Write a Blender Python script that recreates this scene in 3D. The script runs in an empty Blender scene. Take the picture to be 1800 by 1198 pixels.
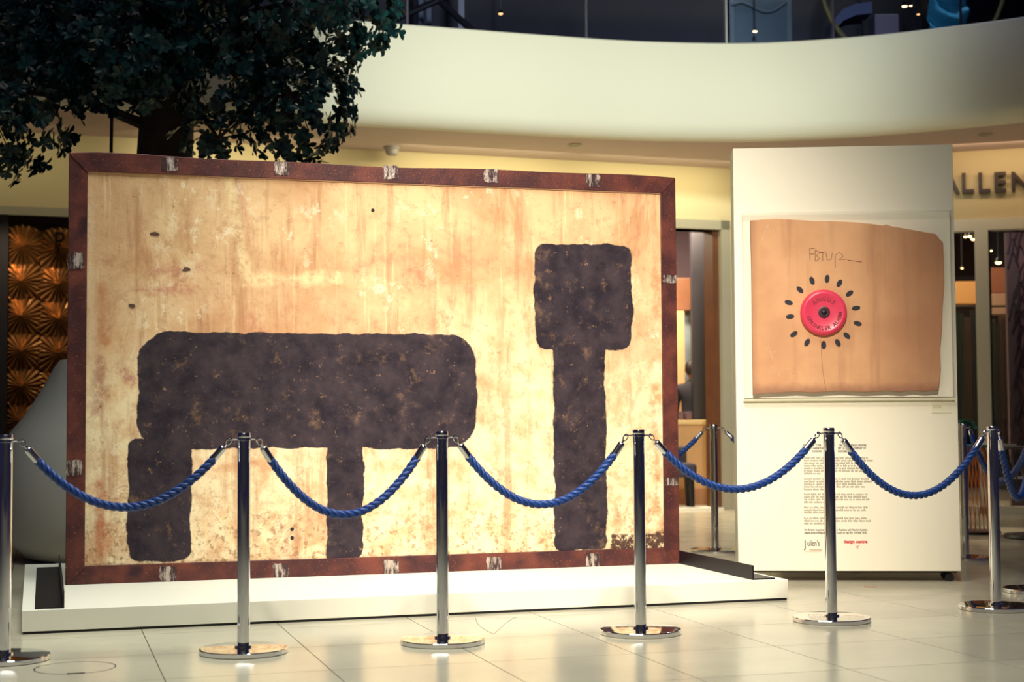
import bpy, bmesh, math, random
from mathutils import Vector, Matrix, noise as mnoise

random.seed(7)
R = math.radians
SC = bpy.context.scene
COL = SC.collection

# ------------------------------------------------------------------ camera
FPX, HC = 2700.0, 1.008                      # focal length in px of the 1800 frame, eye height
PITCH, ROLL = R(2.8624), R(-0.3438)
_fw = Vector((0, math.cos(PITCH), math.sin(PITCH)))
_up = Vector((0, -math.sin(PITCH), math.cos(PITCH)))
_rt = Vector((1, 0, 0))
_c, _s = math.cos(ROLL), math.sin(ROLL)
camX = _rt * _c + _up * _s
camY = _rt * (-_s) + _up * _c
camd = bpy.data.cameras.new('camera')
cam = bpy.data.objects.new('camera', camd)
COL.objects.link(cam)
M = Matrix((camX, camY, -_fw)).transposed().to_4x4()
M.translation = Vector((0, 0, HC))
cam.matrix_world = M
camd.sensor_width = 36.0
camd.lens = FPX / 1800 * 36
camd.clip_start, camd.clip_end = 0.1, 200
camd.dof.use_dof = True
camd.dof.focus_distance = 8.3
camd.dof.aperture_fstop = 2.4
SC.camera = cam

# ------------------------------------------------------------------ world, exposure, main lights
def lin(r, g, b):
    f = lambda c: c / 12.92 if c <= 0.04045 else ((c + 0.055) / 1.055) ** 2.4
    return (f(r / 255), f(g / 255), f(b / 255), 1.0)

SC.view_settings.view_transform = 'Standard'
SC.view_settings.look = 'None'
SC.view_settings.gamma = 1.0
SC.view_settings.use_curve_mapping = False
SC.view_settings.exposure = 0.0
w = bpy.data.worlds.new('world')
SC.world = w
w.use_nodes = True
w.node_tree.nodes['Background'].inputs[0].default_value = (0.075, 0.07, 0.19, 1)
w.node_tree.nodes['Background'].inputs[1].default_value = 0.22

def aim(o, tgt):
    d = Vector(tgt) - o.location
    o.rotation_euler = d.to_track_quat('-Z', 'Y').to_euler()

def area(name, loc, tgt, sx, sy, power, col, spread=180):
    l = bpy.data.lights.new(name, 'AREA')
    l.shape = 'RECTANGLE'; l.size = sx; l.size_y = sy
    l.energy = power; l.color = col; l.spread = R(spread)
    o = bpy.data.objects.new(name, l); COL.objects.link(o)
    o.location = loc; aim(o, tgt)
    return o

def spot(name, loc, tgt, deg, blend, power, col, rad=0.25):
    l = bpy.data.lights.new(name, 'SPOT')
    l.spot_size = R(deg); l.spot_blend = blend
    l.energy = power; l.color = col; l.shadow_soft_size = rad
    o = bpy.data.objects.new(name, l); COL.objects.link(o)
    o.location = loc; aim(o, tgt)
    return o

area('skylight', (-0.85, 5.8, 8.6), (-0.85, 6.6, 0), 3.6, 3.0, 165, (0.95, 1.0, 0.93), 72)
spot('display_spot', (0.2, 0.5, 6.4), (0.38, 9.0, 1.1), 31, 0.9, 5800, (1.0, 0.89, 0.76), 0.5)
spot('gallery_spot', (1.2, 4.5, 6.0), (0.75, 14.6, 4.25), 44, 1.0, 4300, (0.96, 1.0, 0.86), 0.5)
area('added_rear_light', (0, -2.5, 9.5), (0, -4, 0), 14, 8, 200, (0.97, 1.0, 0.94), 120)  # added light for the wall behind the camera, also fills the front faces

# ------------------------------------------------------------------ pixel -> place helpers (photo measured at 1800x1198)
def ray(u, v):
    return (camX * (u - 900) + camY * (599 - v)) / FPX + _fw
def gp(u, v, z=0.0):
    r = ray(u, v); t = (z - HC) / r.z
    return Vector((0, 0, HC)) + r * t
def at(u, v, Y):
    r = ray(u, v)
    return Vector((0, 0, HC)) + r * (Y / r.y)
def onp(u, v, p0, n):
    r = ray(u, v); o = Vector((0, 0, HC))
    return o + r * ((Vector(p0) - o).dot(n) / r.dot(n))

# ------------------------------------------------------------------ mesh builder
class MB:
    def __init__(s): s.v = []; s.f = []
    def add(s, vs, fs):
        n = len(s.v); s.v += [tuple(p) for p in vs]; s.f += [tuple(i + n for i in f) for f in fs]
        return s
    def box(s, c, d, rot=None):
        x, y, z = d[0] / 2, d[1] / 2, d[2] / 2
        vs = [Vector(p) for p in ((-x,-y,-z),(x,-y,-z),(x,y,-z),(-x,y,-z),(-x,-y,z),(x,-y,z),(x,y,z),(-x,y,z))]
        if rot is not None: vs = [rot @ p for p in vs]
        c = Vector(c)
        return s.add([p + c for p in vs], [(0,3,2,1),(4,5,6,7),(0,1,5,4),(1,2,6,5),(2,3,7,6),(3,0,4,7)])
    def bb(s, a, b):
        a = Vector(a); b = Vector(b)
        return s.box((a + b) / 2, (abs(b.x-a.x), abs(b.y-a.y), abs(b.z-a.z)))
    def tube(s, path, r, n=8, closed=False, cap=True):
        path = [Vector(p) for p in path]; m = len(path)
        rr = r if isinstance(r, (list, tuple)) else [r] * m
        prev = None; rings = []
        for i, p in enumerate(path):
            a = path[(i - 1) % m] if (closed or i > 0) else p
            b = path[(i + 1) % m] if (closed or i < m - 1) else p
            t = (b - a).normalized()
            if prev is None:
                h = Vector((0, 0, 1)) if abs(t.z) < 0.9 else Vector((1, 0, 0))
                nrm = (h - t * h.dot(t)).normalized()
            else:
                nrm = (prev - t * prev.dot(t)).normalized()
            prev = nrm; bn = t.cross(nrm)
            rings.append([p + (nrm * math.cos(2*math.pi*k/n) + bn * math.sin(2*math.pi*k/n)) * rr[i] for k in range(n)])
        vs = [q for g in rings for q in g]; fs = []
        for i in range(m if closed else m - 1):
            j = (i + 1) % m
            for k in range(n):
                fs.append((i*n+k, i*n+(k+1)%n, j*n+(k+1)%n, j*n+k))
        if cap and not closed:
            fs.append(tuple(reversed(range(n)))); fs.append(tuple((m-1)*n+k for k in range(n)))
        return s.add(vs, fs)
    def lathe(s, prof, n=32, c=(0,0,0), axis='z'):
        c = Vector(c); vs = []; fs = []; m = len(prof)
        for r, z in prof:
            for k in range(n):
                a = 2*math.pi*k/n
                p = Vector((r*math.cos(a), r*math.sin(a), z))
                if axis == 'y': p = Vector((p.x, -p.z, p.y))
                vs.append(c + p)
        for i in range(m - 1):
            for k in range(n):
                fs.append((i*n+k, i*n+(k+1)%n, (i+1)*n+(k+1)%n, (i+1)*n+k))
        fs.append(tuple(reversed(range(n)))); fs.append(tuple((m-1)*n+k for k in range(n)))
        return s.add(vs, fs)
    def prism(s, poly, y0, y1):
        """poly in x,z ; extruded along y (y0 front)"""
        n = len(poly)
        vs = [(x, y0, z) for x, z in poly] + [(x, y1, z) for x, z in poly]
        fs = [tuple(range(n)), tuple(reversed(range(n, 2*n)))]
        fs += [((i+1)%n, i, i+n, (i+1)%n+n) for i in range(n)]
        return s.add(vs, fs)
    def prismz(s, poly, z0, z1):
        n = len(poly)
        vs = [(x, y, z0) for x, y in poly] + [(x, y, z1) for x, y in poly]
        fs = [tuple(reversed(range(n))), tuple(range(n, 2*n))]
        fs += [(i, (i+1)%n, (i+1)%n+n, i+n) for i in range(n)]
        return s.add(vs, fs)
    def text(s, txt, size, ext, mat4, sx=1.0, bold=0.0, align='LEFT'):
        cu = bpy.data.curves.new('lettering', 'FONT')
        cu.body = txt; cu.size = size; cu.extrude = ext; cu.offset = bold
        cu.align_x = align; cu.resolution_u = 3
        o = bpy.data.objects.new('lettering', cu); COL.objects.link(o)
        dg = bpy.context.evaluated_depsgraph_get(); dg.update()
        me = bpy.data.meshes.new_from_object(o.evaluated_get(dg))
        vs = [mat4 @ Vector((v.co.x * sx, v.co.y, v.co.z)) for v in me.vertices]
        s.add(vs, [tuple(p.vertices) for p in me.polygons])
        bpy.data.objects.remove(o); bpy.data.curves.remove(cu); bpy.data.meshes.remove(me)
        return s
    def mesh(s, name, m, ang=35, fix=True):
        me = bpy.data.meshes.new(name)
        me.from_pydata(s.v, [], s.f); me.update()
        if fix:
            bm = bmesh.new(); bm.from_mesh(me)
            bmesh.ops.recalc_face_normals(bm, faces=bm.faces); bm.to_mesh(me); bm.free()
        if ang:
            me.polygons.foreach_set('use_smooth', [True] * len(me.polygons))
            me.set_sharp_from_angle(angle=R(ang))
        if m: me.materials.append(m)
        return me
    def build(s, name, m, parent=None, ang=35, bevel=0, loc=None, rz=0, fix=True):
        o = bpy.data.objects.new(name, s.mesh(name, m, ang, fix))
        COL.objects.link(o)
        if parent: o.parent = parent
        if loc is not None: o.location = loc
        if rz: o.rotation_euler.z = rz
        if bevel:
            b = o.modifiers.new('bevel', 'BEVEL'); b.width = bevel; b.segments = 2
            b.limit_method = 'ANGLE'; b.angle_limit = R(40)
        return o

def thing(name, label, cat, loc=(0,0,0), rz=0, group=None):
    o = bpy.data.objects.new(name, None); COL.objects.link(o)
    o.empty_display_size = 0.1
    o.location = loc; o.rotation_euler = (0, 0, rz)
    return tag(o, label, cat, group)
def tag(o, label, cat, group=None):
    o['label'] = label; o['category'] = cat
    if group: o['group'] = group
    return o
def struct(o, label=None, cat=None):
    o['kind'] = 'structure'
    if label: o['label'] = label
    if cat: o['category'] = cat
    return o
def stuff(o): o['kind'] = 'stuff'; return o
def kids(o): return [c for c in COL.objects if c.parent == o]
def dup(root, loc, rz, label, group):
    r = root.copy(); COL.objects.link(r); r.location = loc; r.rotation_euler = (0, 0, rz)
    r['label'] = label; r['group'] = group
    for ch in kids(root):
        c = ch.copy(); COL.objects.link(c); c.parent = r
        for g in kids(ch):
            d = g.copy(); COL.objects.link(d); d.parent = c
    return r
def share(o, name, parent, loc=None, rot=None):
    c = bpy.data.objects.new(name, o.data); COL.objects.link(c); c.parent = parent
    if loc is not None: c.location = loc
    if rot is not None: c.rotation_euler = rot
    return c

# ------------------------------------------------------------------ materials
class NT:
    def __init__(s, name):
        s.m = bpy.data.materials.new(name); s.m.use_nodes = True
        s.t = s.m.node_tree; s.n = s.t.nodes
        s.p = s.n['Principled BSDF']; s.out = s.n['Material Output']
    def new(s, typ, **kw):
        x = s.n.new(typ)
        for k, v in kw.items(): setattr(x, k, v)
        return x
    def link(s, a, b): s.t.links.new(a, b)
    def put(s, sock, v):
        if hasattr(v, 'node'): s.link(v, sock)
        else: sock.default_value = v
    def math(s, op, a, b=0.0, c=None, clamp=False):
        x = s.new('ShaderNodeMath', operation=op, use_clamp=clamp)
        s.put(x.inputs[0], a); s.put(x.inputs[1], b)
        if c is not None: s.put(x.inputs[2], c)
        return x.outputs[0]
    def vm(s, op, a, b=None):
        x = s.new('ShaderNodeVectorMath', operation=op)
        s.put(x.inputs[0], a)
        if b is not None: s.put(x.inputs[1], b)
        return x
    def coord(s, kind='Object'): return s.new('ShaderNodeTexCoord').outputs[kind]
    def scale(s, v, sc, loc=(0,0,0), rot=(0,0,0)):
        x = s.new('ShaderNodeMapping'); s.link(v, x.inputs[0])
        x.inputs['Scale'].default_value = sc; x.inputs['Location'].default_value = loc
        x.inputs['Rotation'].default_value = rot
        return x.outputs[0]
    def noise(s, v, sc, det=4, rough=0.55, dist=0.0):
        x = s.new('ShaderNodeTexNoise'); s.link(v, x.inputs['Vector'])
        x.inputs['Scale'].default_value = sc; x.inputs['Detail'].default_value = det
        x.inputs['Roughness'].default_value = rough; x.inputs['Distortion'].default_value = dist
        return x.outputs[0]
    def ramp(s, v, lo, hi, smooth=True):
        x = s.new('ShaderNodeMapRange'); x.interpolation_type = 'SMOOTHSTEP' if smooth else 'LINEAR'
        s.put(x.inputs[0], v); x.inputs[1].default_value = lo; x.inputs[2].default_value = hi
        return x.outputs[0]
    def mix(s, f, a, b):
        x = s.new('ShaderNodeMix', data_type='RGBA')
        s.put(x.inputs[0], f); s.put(x.inputs[6], a); s.put(x.inputs[7], b)
        return x.outputs[2]
    def bump(s, h, strength=0.3, dist=0.01):
        x = s.new('ShaderNodeBump'); s.put(x.inputs['Height'], h)
        x.inputs['Strength'].default_value = strength; x.inputs['Distance'].default_value = dist
        s.link(x.outputs[0], s.p.inputs['Normal'])
    def base(s, v): s.put(s.p.inputs['Base Color'], v)
    def set(s, rough=None, metal=None, spec=None, coat=None):
        if rough is not None: s.put(s.p.inputs['Roughness'], rough)
        if metal is not None: s.put(s.p.inputs['Metallic'], metal)
        if spec is not None: s.p.inputs['Specular IOR Level'].default_value = spec
        if coat is not None: s.p.inputs['Coat Weight'].default_value = coat
        return s

def plain(name, col, rough=0.5, metal=0.0, spec=0.5, var=0.08, vs=6.0, bump=0.0, bs=60.0):
    t = NT(name); co = t.coord()
    a = lin(*col); d = tuple(max(0, c * (1 - 2*var)) for c in a[:3]) + (1,)
    t.base(t.mix(t.noise(co, vs), d, a) if var else a)
    if bump: t.bump(t.noise(co, bs), bump, 0.004)
    t.set(rough, metal, spec)
    return t.m
def emit(name, col, st):
    t = NT(name); t.base((0, 0, 0, 1))
    t.p.inputs['Emission Color'].default_value = lin(*col); t.p.inputs['Emission Strength'].default_value = st
    return t.m
def clear(name, tint=(0.95, 0.97, 0.96), refl=0.9, rough=0.0):
    t = NT(name); t.n.remove(t.p)
    tr = t.new('ShaderNodeBsdfTransparent'); tr.inputs[0].default_value = tint + (1,)
    gl = t.new('ShaderNodeBsdfGlossy'); gl.inputs['Roughness'].default_value = rough
    fr = t.new('ShaderNodeFresnel'); fr.inputs[0].default_value = 1.45
    mx = t.new('ShaderNodeMixShader')
    t.link(t.math('MULTIPLY', fr.outputs[0], refl), mx.inputs[0])
    t.link(tr.outputs[0], mx.inputs[1]); t.link(gl.outputs[0], mx.inputs[2]); t.link(mx.outputs[0], t.out.inputs[0])
    return t.m

m_white = plain('white_paint', (244, 240, 222), 0.55, var=0.015, vs=2)
m_board = plain('board_paint', (245, 238, 214), 0.5, var=0.015, vs=1.5)
m_band = plain('gallery_plaster', (236, 234, 214), 0.6, var=0.01, vs=1)
m_soffit = plain('soffit_plaster', (194, 174, 170), 0.7, var=0.02, vs=1)
m_wall = plain('wall_plaster', (214, 200, 160), 0.7, var=0.02, vs=1)
m_trim = plain('grey_trim', (176, 170, 150), 0.5, var=0.03)
m_win = plain('window_paint', (232, 230, 214), 0.5, var=0.03)
m_chrome = NT('polished_chrome'); m_chrome.base(lin(225, 225, 228)); m_chrome.set(0.06, 1.0); m_chrome = m_chrome.m
m_steel = plain('dark_steel', (22, 17, 26), 0.45, 0.3, var=0.25, vs=12, bump=0.1)
m_dark = plain('dark_gap', (22, 19, 24), 0.7, var=0.1)
m_black = plain('black_paint', (20, 18, 24), 0.4, var=0.1)
m_letter = plain('bronze_letter', (70, 58, 55), 0.4, 0.4, var=0.1)
m_ink = plain('print_ink', (70, 62, 55), 0.7, var=0.0)
m_inkgrey = plain('print_ink_grey', (150, 140, 115), 0.7, var=0.0)
m_red = plain('print_red', (205, 35, 40), 0.7, var=0.0)
m_bell = plain('red_enamel', (228, 66, 98), 0.32, var=0.06, vs=30)
m_belltext = plain('worn_red_lettering', (150, 30, 50), 0.5, var=0.1)
m_glass = clear('shop_glass', (0.86, 0.88, 0.90), 0.8)
m_glass2 = clear('balustrade_glass', (0.80, 0.82, 0.92), 0.12)
m_acryl = clear('acrylic', (0.998, 0.998, 0.995), 0.25)
m_acryledge = plain('acrylic_edge', (240, 236, 205), 0.25, var=0.02)
m_gold = plain('gilded_relief', (190, 138, 84), 0.33, 0.8, var=0.45, vs=9)
m_bronze = plain('bronze_backing', (60, 36, 26), 0.5, 0.5, var=0.3)
m_vase = plain('planter_gelcoat', (206, 204, 192), 0.35, var=0.02, vs=1)
m_bark = plain('bark', (70, 54, 52), 0.85, var=0.4, vs=10, bump=0.6, bs=25)
m_wood = plain('brown_wood', (120, 74, 44), 0.5, var=0.25, vs=5)
m_tan = plain('tan_panel', (205, 160, 110), 0.55, var=0.1)
m_navy = plain('navy_panel', (44, 36, 62), 0.35, var=0.15)
m_plum = plain('plum_paint', (96, 74, 88), 0.6, var=0.08)
m_cloth = plain('dark_clothing', (24, 22, 34), 0.8, var=0.1)
m_skin = plain('skin', (165, 115, 90), 0.55, var=0.05)
m_hair = plain('hair', (24, 18, 18), 0.6, var=0.2)
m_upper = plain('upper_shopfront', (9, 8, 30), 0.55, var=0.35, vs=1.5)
m_tealglass = plain('green_glazed_panel', (96, 122, 128), 0.3, var=0.2, vs=3)
m_blue = plain('turquoise_cloth', (62, 178, 214), 0.7, var=0.12, vs=8)
m_hoop = plain('yellow_cane', (120, 112, 60), 0.5, var=0.1)
m_shell = plain('blue_grey_shell', (70, 84, 120), 0.5, var=0.08)
m_grey = plain('mid_grey', (112, 106, 122), 0.6, var=0.08)
m_seat = plain('charcoal_upholstery', (58, 54, 66), 0.8, var=0.1, bump=0.2)
m_teal = plain('teal_table', (58, 130, 146), 0.35, var=0.05)
m_copper = plain('copper_wire', (214, 128, 74), 0.35, 0.85, var=0.1)
m_wicker = plain('grey_wicker', (86, 82, 88), 0.6, var=0.2)
m_succ = plain('succulent_green', (84, 146, 120), 0.5, var=0.3, vs=20)
m_pot = plain('black_pot', (26, 22, 30), 0.4, var=0.1)
m_lamp = emit('lamp_glow', (255, 205, 130), 14)
m_lamp2 = emit('lamp_glow_soft', (255, 180, 110), 5)
m_weld = NT('ground_weld'); _co = m_weld.coord()
m_weld.base(m_weld.mix(m_weld.ramp(m_weld.noise(m_weld.scale(_co, (34, 1, 8)), 1.0, 7, .7), 0.45, 0.60), lin(70, 48, 50), lin(200, 184, 172)))
m_weld.set(0.45, 0.35); m_weld.bump(m_weld.noise(_co, 60), 0.6, 0.006); m_weld = m_weld.m

# rope: fine lay of yarns along each strand
t = NT('blue_rope'); co = t.coord('Generated')
t.base(t.mix(t.ramp(t.noise(t.coord(), 260, 3), 0.35, 0.7), lin(5, 22, 80), lin(24, 80, 160)))
t.set(0.5, 0, 0.5); pass
t.bump(t.noise(t.coord(), 420, 2), 0.3, 0.002)
m_rope = t.m

# rusted steel of the picture frame
t = NT('rusted_steel'); co = t.coord()
c1 = t.mix(t.ramp(t.noise(co, 5, 6), 0.35, 0.7), lin(72, 36, 38), lin(120, 62, 50))
c2 = t.mix(t.ramp(t.noise(co, 90, 3), 0.60, 0.74), c1, lin(172, 98, 62))
c3 = t.mix(t.ramp(t.noise(t.scale(co, (2, 1, 2)), 2.2, 3), 0.55, 0.75), c2, lin(58, 30, 38))
t.base(c3); t.set(0.5, 0.25); t.bump(t.noise(co, 70, 5), 0.35, 0.004)
m_rust = t.m

# stone floor
def stone(name, lines=False):
    t = NT(name)
    co = t.coord('Object') if lines else t.new('ShaderNodeNewGeometry').outputs['Position']
    big = t.noise(co, 0.9, 3); fine = t.noise(co, 14, 6)
    a = t.mix(t.ramp(big, 0.3, 0.7), lin(188, 180, 158), lin(206, 198, 172))
    a = t.mix(t.math('MULTIPLY', t.ramp(fine, 0.55, 0.8), 0.35), a, lin(168, 158, 138))
    if lines:
        sep = t.new('ShaderNodeSeparateXYZ'); t.link(co, sep.inputs[0])
        fx = t.math('PINGPONG', sep.outputs[0], TILE / 2); fy = t.math('PINGPONG', sep.outputs[1], TILE / 2)
        a = t.mix(t.ramp(t.math('MINIMUM', fx, fy), 0.0015, 0.004), lin(120, 108, 92), a)
    else:
        oi = t.new('ShaderNodeObjectInfo')
        a = t.mix(t.math('MULTIPLY', oi.outputs['Random'], 0.28), a, lin(182, 172, 150))
    t.base(a)
    t.set(t.math('MULTIPLY_ADD', t.noise(co, 3, 4), 0.16, 0.12), 0, 0.55)
    t.bump(t.noise(co, 30, 3), 0.02, 0.002)
    return t.m
TILE = 0.655
m_tile = stone('floor_stone')
m_tilefar = stone('floor_stone_far', True)
m_joint = plain('joint_grout', (116, 104, 88), 0.8, var=0.1)

# leaves
t = NT('leaf_gloss'); oi = t.new('ShaderNodeNewGeometry')
t.base(t.mix(oi.outputs['Random Per Island'], lin(6, 24, 30), lin(30, 78, 76))); t.set(0.38, 0, 0.5)
m_leaf = t.m

# ------------------------------------------------------------------ setting: floor
FA = R(16.9)
fdx, fdy = Vector((math.cos(FA), math.sin(FA), 0)), Vector((-math.sin(FA), math.cos(FA), 0))
P0, Q0 = gp(249.7, 1108).dot(fdx), gp(900, 1160).dot(fdy)
FO = fdx * P0 + fdy * Q0
fl = MB().box((0, 8, -0.06), (44, 36, 0.08)).build('floor', m_joint, loc=FO, rz=FA, ang=0)
struct(fl, 'polished cream stone floor laid in large square tiles')
tp = MB().box((TILE/2, TILE/2, -0.011), (TILE - 0.004, TILE - 0.004, 0.022)).build('floor_tile', m_tile, fl, ang=0)
I0, I1, J0, J1 = -7, 12, -3, 10
first = True
for i in range(I0, I1):
    for j in range(J0, J1):
        if first: tp.location = (i*TILE, j*TILE, 0); first = False
        else: share(tp, 'floor_tile', fl, (i*TILE, j*TILE, 0))
far = MB()
x0, x1, y0, y1 = I0*TILE, I1*TILE, J0*TILE, J1*TILE
for a, b in (((-21, -9), (x0, 25)), ((x1, -9), (21, 25)), ((x0, y1), (x1, 25)), ((x0, -9), (x1, y0))):
    far.bb((a[0], a[1], -0.02), (b[0], b[1], 0.0))
stuff(far.build('distant_floor_tiles', m_tilefar, fl, ang=0))

# ------------------------------------------------------------------ setting: walls, gallery
ZS, ZB = 3.73, 4.69
WA = math.atan2(16.785 - 14.35, 2.42 + 4.75)
W0 = Vector((-4.75, 14.35, 0)); wd = Vector((math.cos(WA), math.sin(WA), 0)); wn = Vector((math.sin(WA), -math.cos(WA), 0))
def wpx(u, v):                       # photo point on the main wall -> (t along wall, z)
    p = onp(u, v, W0, wn); return (p - W0).dot(wd), p.z
TD1, ZD = wpx(1266, 404)
TD0 = TD1 - 1.75
TB = 8.1
ZP = 3.0
wall = MB()
wall.bb((-4.0, 0, ZP), (1.9, 0.25, ZS + 0.4))          # over the gilded shopfront
wall.bb((1.9, 0, 0), (TD0, 0.25, ZS + 0.4))
wall.bb((TD0, 0, ZD), (TD1, 0.25, ZS + 0.4))
wall.bb((TD1, 0, 0), (TB, 0.25, ZS + 0.4))
ow = wall.build('wall_back', m_wall, loc=W0, rz=WA, ang=0)
struct(ow, 'pale yellow plaster wall under the gallery soffit')
tr = MB().bb((-4.0, -0.03, ZP - 0.06), (1.9, 0.02, ZP + 0.02)).build('trim_1', m_trim, loc=W0, rz=WA, ang=0)
struct(tr, 'grey trim strip over the gilded shopfront')

def spline(pts, n=8):
    out = []
    P = [Vector((*p, 0)) for p in pts]
    for i in range(len(P) - 1):
        a = P[max(i-1, 0)]; b = P[i]; c = P[i+1]; d = P[min(i+2, len(P)-1)]
        for k in range(n):
            s = k / n
            out.append(0.5*((2*b) + (c-a)*s + (2*a-5*b+4*c-d)*s*s + (3*b-a-3*c+d)*s**3))
    out.append(P[-1]); return out
edge = spline([(-8.2, 11.85), (-5.5, 12.72), (-3, 13.53), (-.947, 14.2), (.27, 14.6), (1.2, 14.87), (2.135, 14.99), (2.76, 14.93), (3.54, 14.7), (4.24, 14.35), (4.71, 14.08), (5.5, 13.5), (7.5, 12.0)])
def sweep(line, prof):
    """prof: (offset back from the line, z)"""
    mb = MB(); n = len(line); rows = []
    for i, p in enumerate(line):
        t = (line[min(i+1, n-1)] - line[max(i-1, 0)]).normalized(); back = Vector((-t.y, t.x, 0))
        rows.append([p + back*o + Vector((0, 0, z)) for o, z in prof])
    m = len(prof); vs = [q for r in rows for q in r]
    fs = [(i*m+k, (i+1)*m+k, (i+1)*m+k+1, i*m+k+1) for i in range(n-1) for k in range(m-1)]
    return mb.add(vs, fs)
prof = [(0.16, ZB - 0.02), (0.16, ZB), (0.02, ZB), (0.0, ZB - 0.02)]
RB = 0.16
prof += [(0.0, ZS + RB)] + [(RB - RB*math.cos(a), ZS + RB - RB*math.sin(a)) for a in [R(x) for x in (15, 30, 45, 60, 75, 90)]]
ob = sweep(edge, prof).build('wall_gallery', m_band, ang=50, fix=False)
struct(ob, 'sweeping curved white gallery parapet')
oc = sweep(edge, [(RB, ZS), (0.6, ZS), (1.4, ZS), (4.5, ZS)]).build('ceiling', m_soffit, ang=50, fix=False)
struct(oc, 'greyish soffit under the curved gallery')
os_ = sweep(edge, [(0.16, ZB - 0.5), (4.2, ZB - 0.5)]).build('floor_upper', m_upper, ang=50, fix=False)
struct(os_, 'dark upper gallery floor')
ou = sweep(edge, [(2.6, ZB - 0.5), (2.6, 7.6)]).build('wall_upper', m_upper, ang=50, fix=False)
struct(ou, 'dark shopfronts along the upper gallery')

wf = MB().bb((-12, -9.3, -.02), (12, -9.0, 9))  # added unseen wall; its white columns give the chrome posts bright stripes
for k in range(-5, 6): wf.bb((k*2.1 - .28, -9.0, 0), (k*2.1 + .28, -8.7, 8)) 
struct(wf.bb((-12, -8.7, 3.7), (12, -8.3, 4.7)).build('wall_added', m_band, ang=0), 'added white colonnaded wall behind the camera, for stripes in the chrome')
so = MB()  # dark panels added between the columns for the chrome to reflect
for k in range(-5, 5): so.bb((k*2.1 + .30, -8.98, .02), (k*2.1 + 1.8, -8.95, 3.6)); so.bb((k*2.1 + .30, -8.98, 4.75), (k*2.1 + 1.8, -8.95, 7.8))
struct(so.build('trim_2', m_upper, ang=0), 'added dark panels behind the camera, for stripes in the chrome')
# right-hand shopfront fascia
SL = spline([(2.85, 16.9), (3.3, 16.7), (3.75, 16.3), (4.2, 15.98), (4.57, 15.82), (5.2, 15.6), (6.0, 15.33), (8.0, 14.65)], 6)
of = sweep(SL, [(0.25, ZP + 0.0), (0.0, ZP + 0.0), (0.0, ZS + 0.4)]).build('wall_right', m_wall, ang=40, fix=False)
struct(of, 'curved fascia wall over the right hand shop window')
SA = math.atan2(15.6 - 15.82, 5.2 - 4.57)
S0 = Vector((4.57, 15.82, 0)); sd = Vector((math.cos(SA), math.sin(SA), 0)); sn = Vector((math.sin(SA), -math.cos(SA), 0))
def spx(u, v, off=0.0):
    p = onp(u, v, S0 + sn*off, sn); return (p - S0).dot(sd), p.z
win = struct(MB().bb((-1.5, -0.06, ZP - 0.10), (3.2, 0.10, ZP + 0.02)).build('window_1', m_win, loc=S0, rz=SA, ang=0), 'shop window with thick grey frame, right edge')
ta, _ = spx(1716, 560); tb, _ = spx(1740, 560)
MB().bb((ta, -0.06, 0), (tb, 0.10, ZP - 0.10)).build('window_post', m_win, win, ang=0)
MB().bb((-1.5, -0.06, 0), (3.2, 0.10, 0.08)).build('window_sill', m_win, win, ang=0)
MB().bb((-1.5, 0.0, 0.08), (ta, 0.012, ZP - 0.1)).build('pane', m_glass, win, ang=0)
MB().bb((tb, 0.0, 0.08), (tb + 0.30, 0.012, ZP - 0.1)).build('pane', m_glass, win, ang=0)
t2 = tb + 0.30
MB().bb((tb, -0.03, 0.08), (tb + 0.02, 0.03, ZP - 0.1)).build('glazing_bead', m_dark, win, ang=0)

p = gp(1731, 236, ZS - .02)
spot('soffit_downlight', p, (3.95, 13.2, .35), 34, 1.0, 380, (1.0, 0.80, 0.58), .05)
spot('added_panel_light', (5.1, 15.75, 3.5), (5.3, 16.3, 1.6), 80, 1.0, 40, (1.0, 0.82, 0.78), .05)  # added to brighten the branch-patterned panel; no fitting belongs to it
area('shop_glow', (4.9, 17.5, 3.6), (4.9, 18.0, 1.8), 1.6, .5, 70, (1.0, 0.74, 0.45))
# boundary behind the shops
shell = MB()
shell.bb((-9, 21.5, -0.02), (9.5, 21.7, 4.0))
struct(shell.build('wall_shop_back', m_bronze, ang=0), 'dark back wall inside the shops')

# door opening on the main wall
LW = lambda t, y, z: W0 + wd*t - wn*y + Vector((0, 0, z))
door = MB()
fw_ = 0.085
door.bb((TD1 - fw_*0.1, -0.04, 0), (TD1 + 0.10, 0.27, ZD + 0.10)); door.bb((TD0 - 0.10, -0.04, ZD), (TD1 + 0.10, 0.27, ZD + 0.10)); door.bb((TD0 - 0.10, -0.04, 0), (TD0, 0.27, ZD))
od = struct(door.build('door_1', m_trim, loc=W0, rz=WA, ang=0), 'tall shop doorway right of the framed mural')
tj, _ = wpx(1257, 600); tl, _ = wpx(1221, 600)
MB().bb((tj, 0.03, 0.0), (TD1 - 0.005, 0.25, ZD)).build('door_jamb', m_wood, od, ang=0)
MB().bb((TD0, -0.02, 0.0), (TD1, 0.28, 0.025)).build('door_sill', m_white, od, ang=0)

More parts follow.
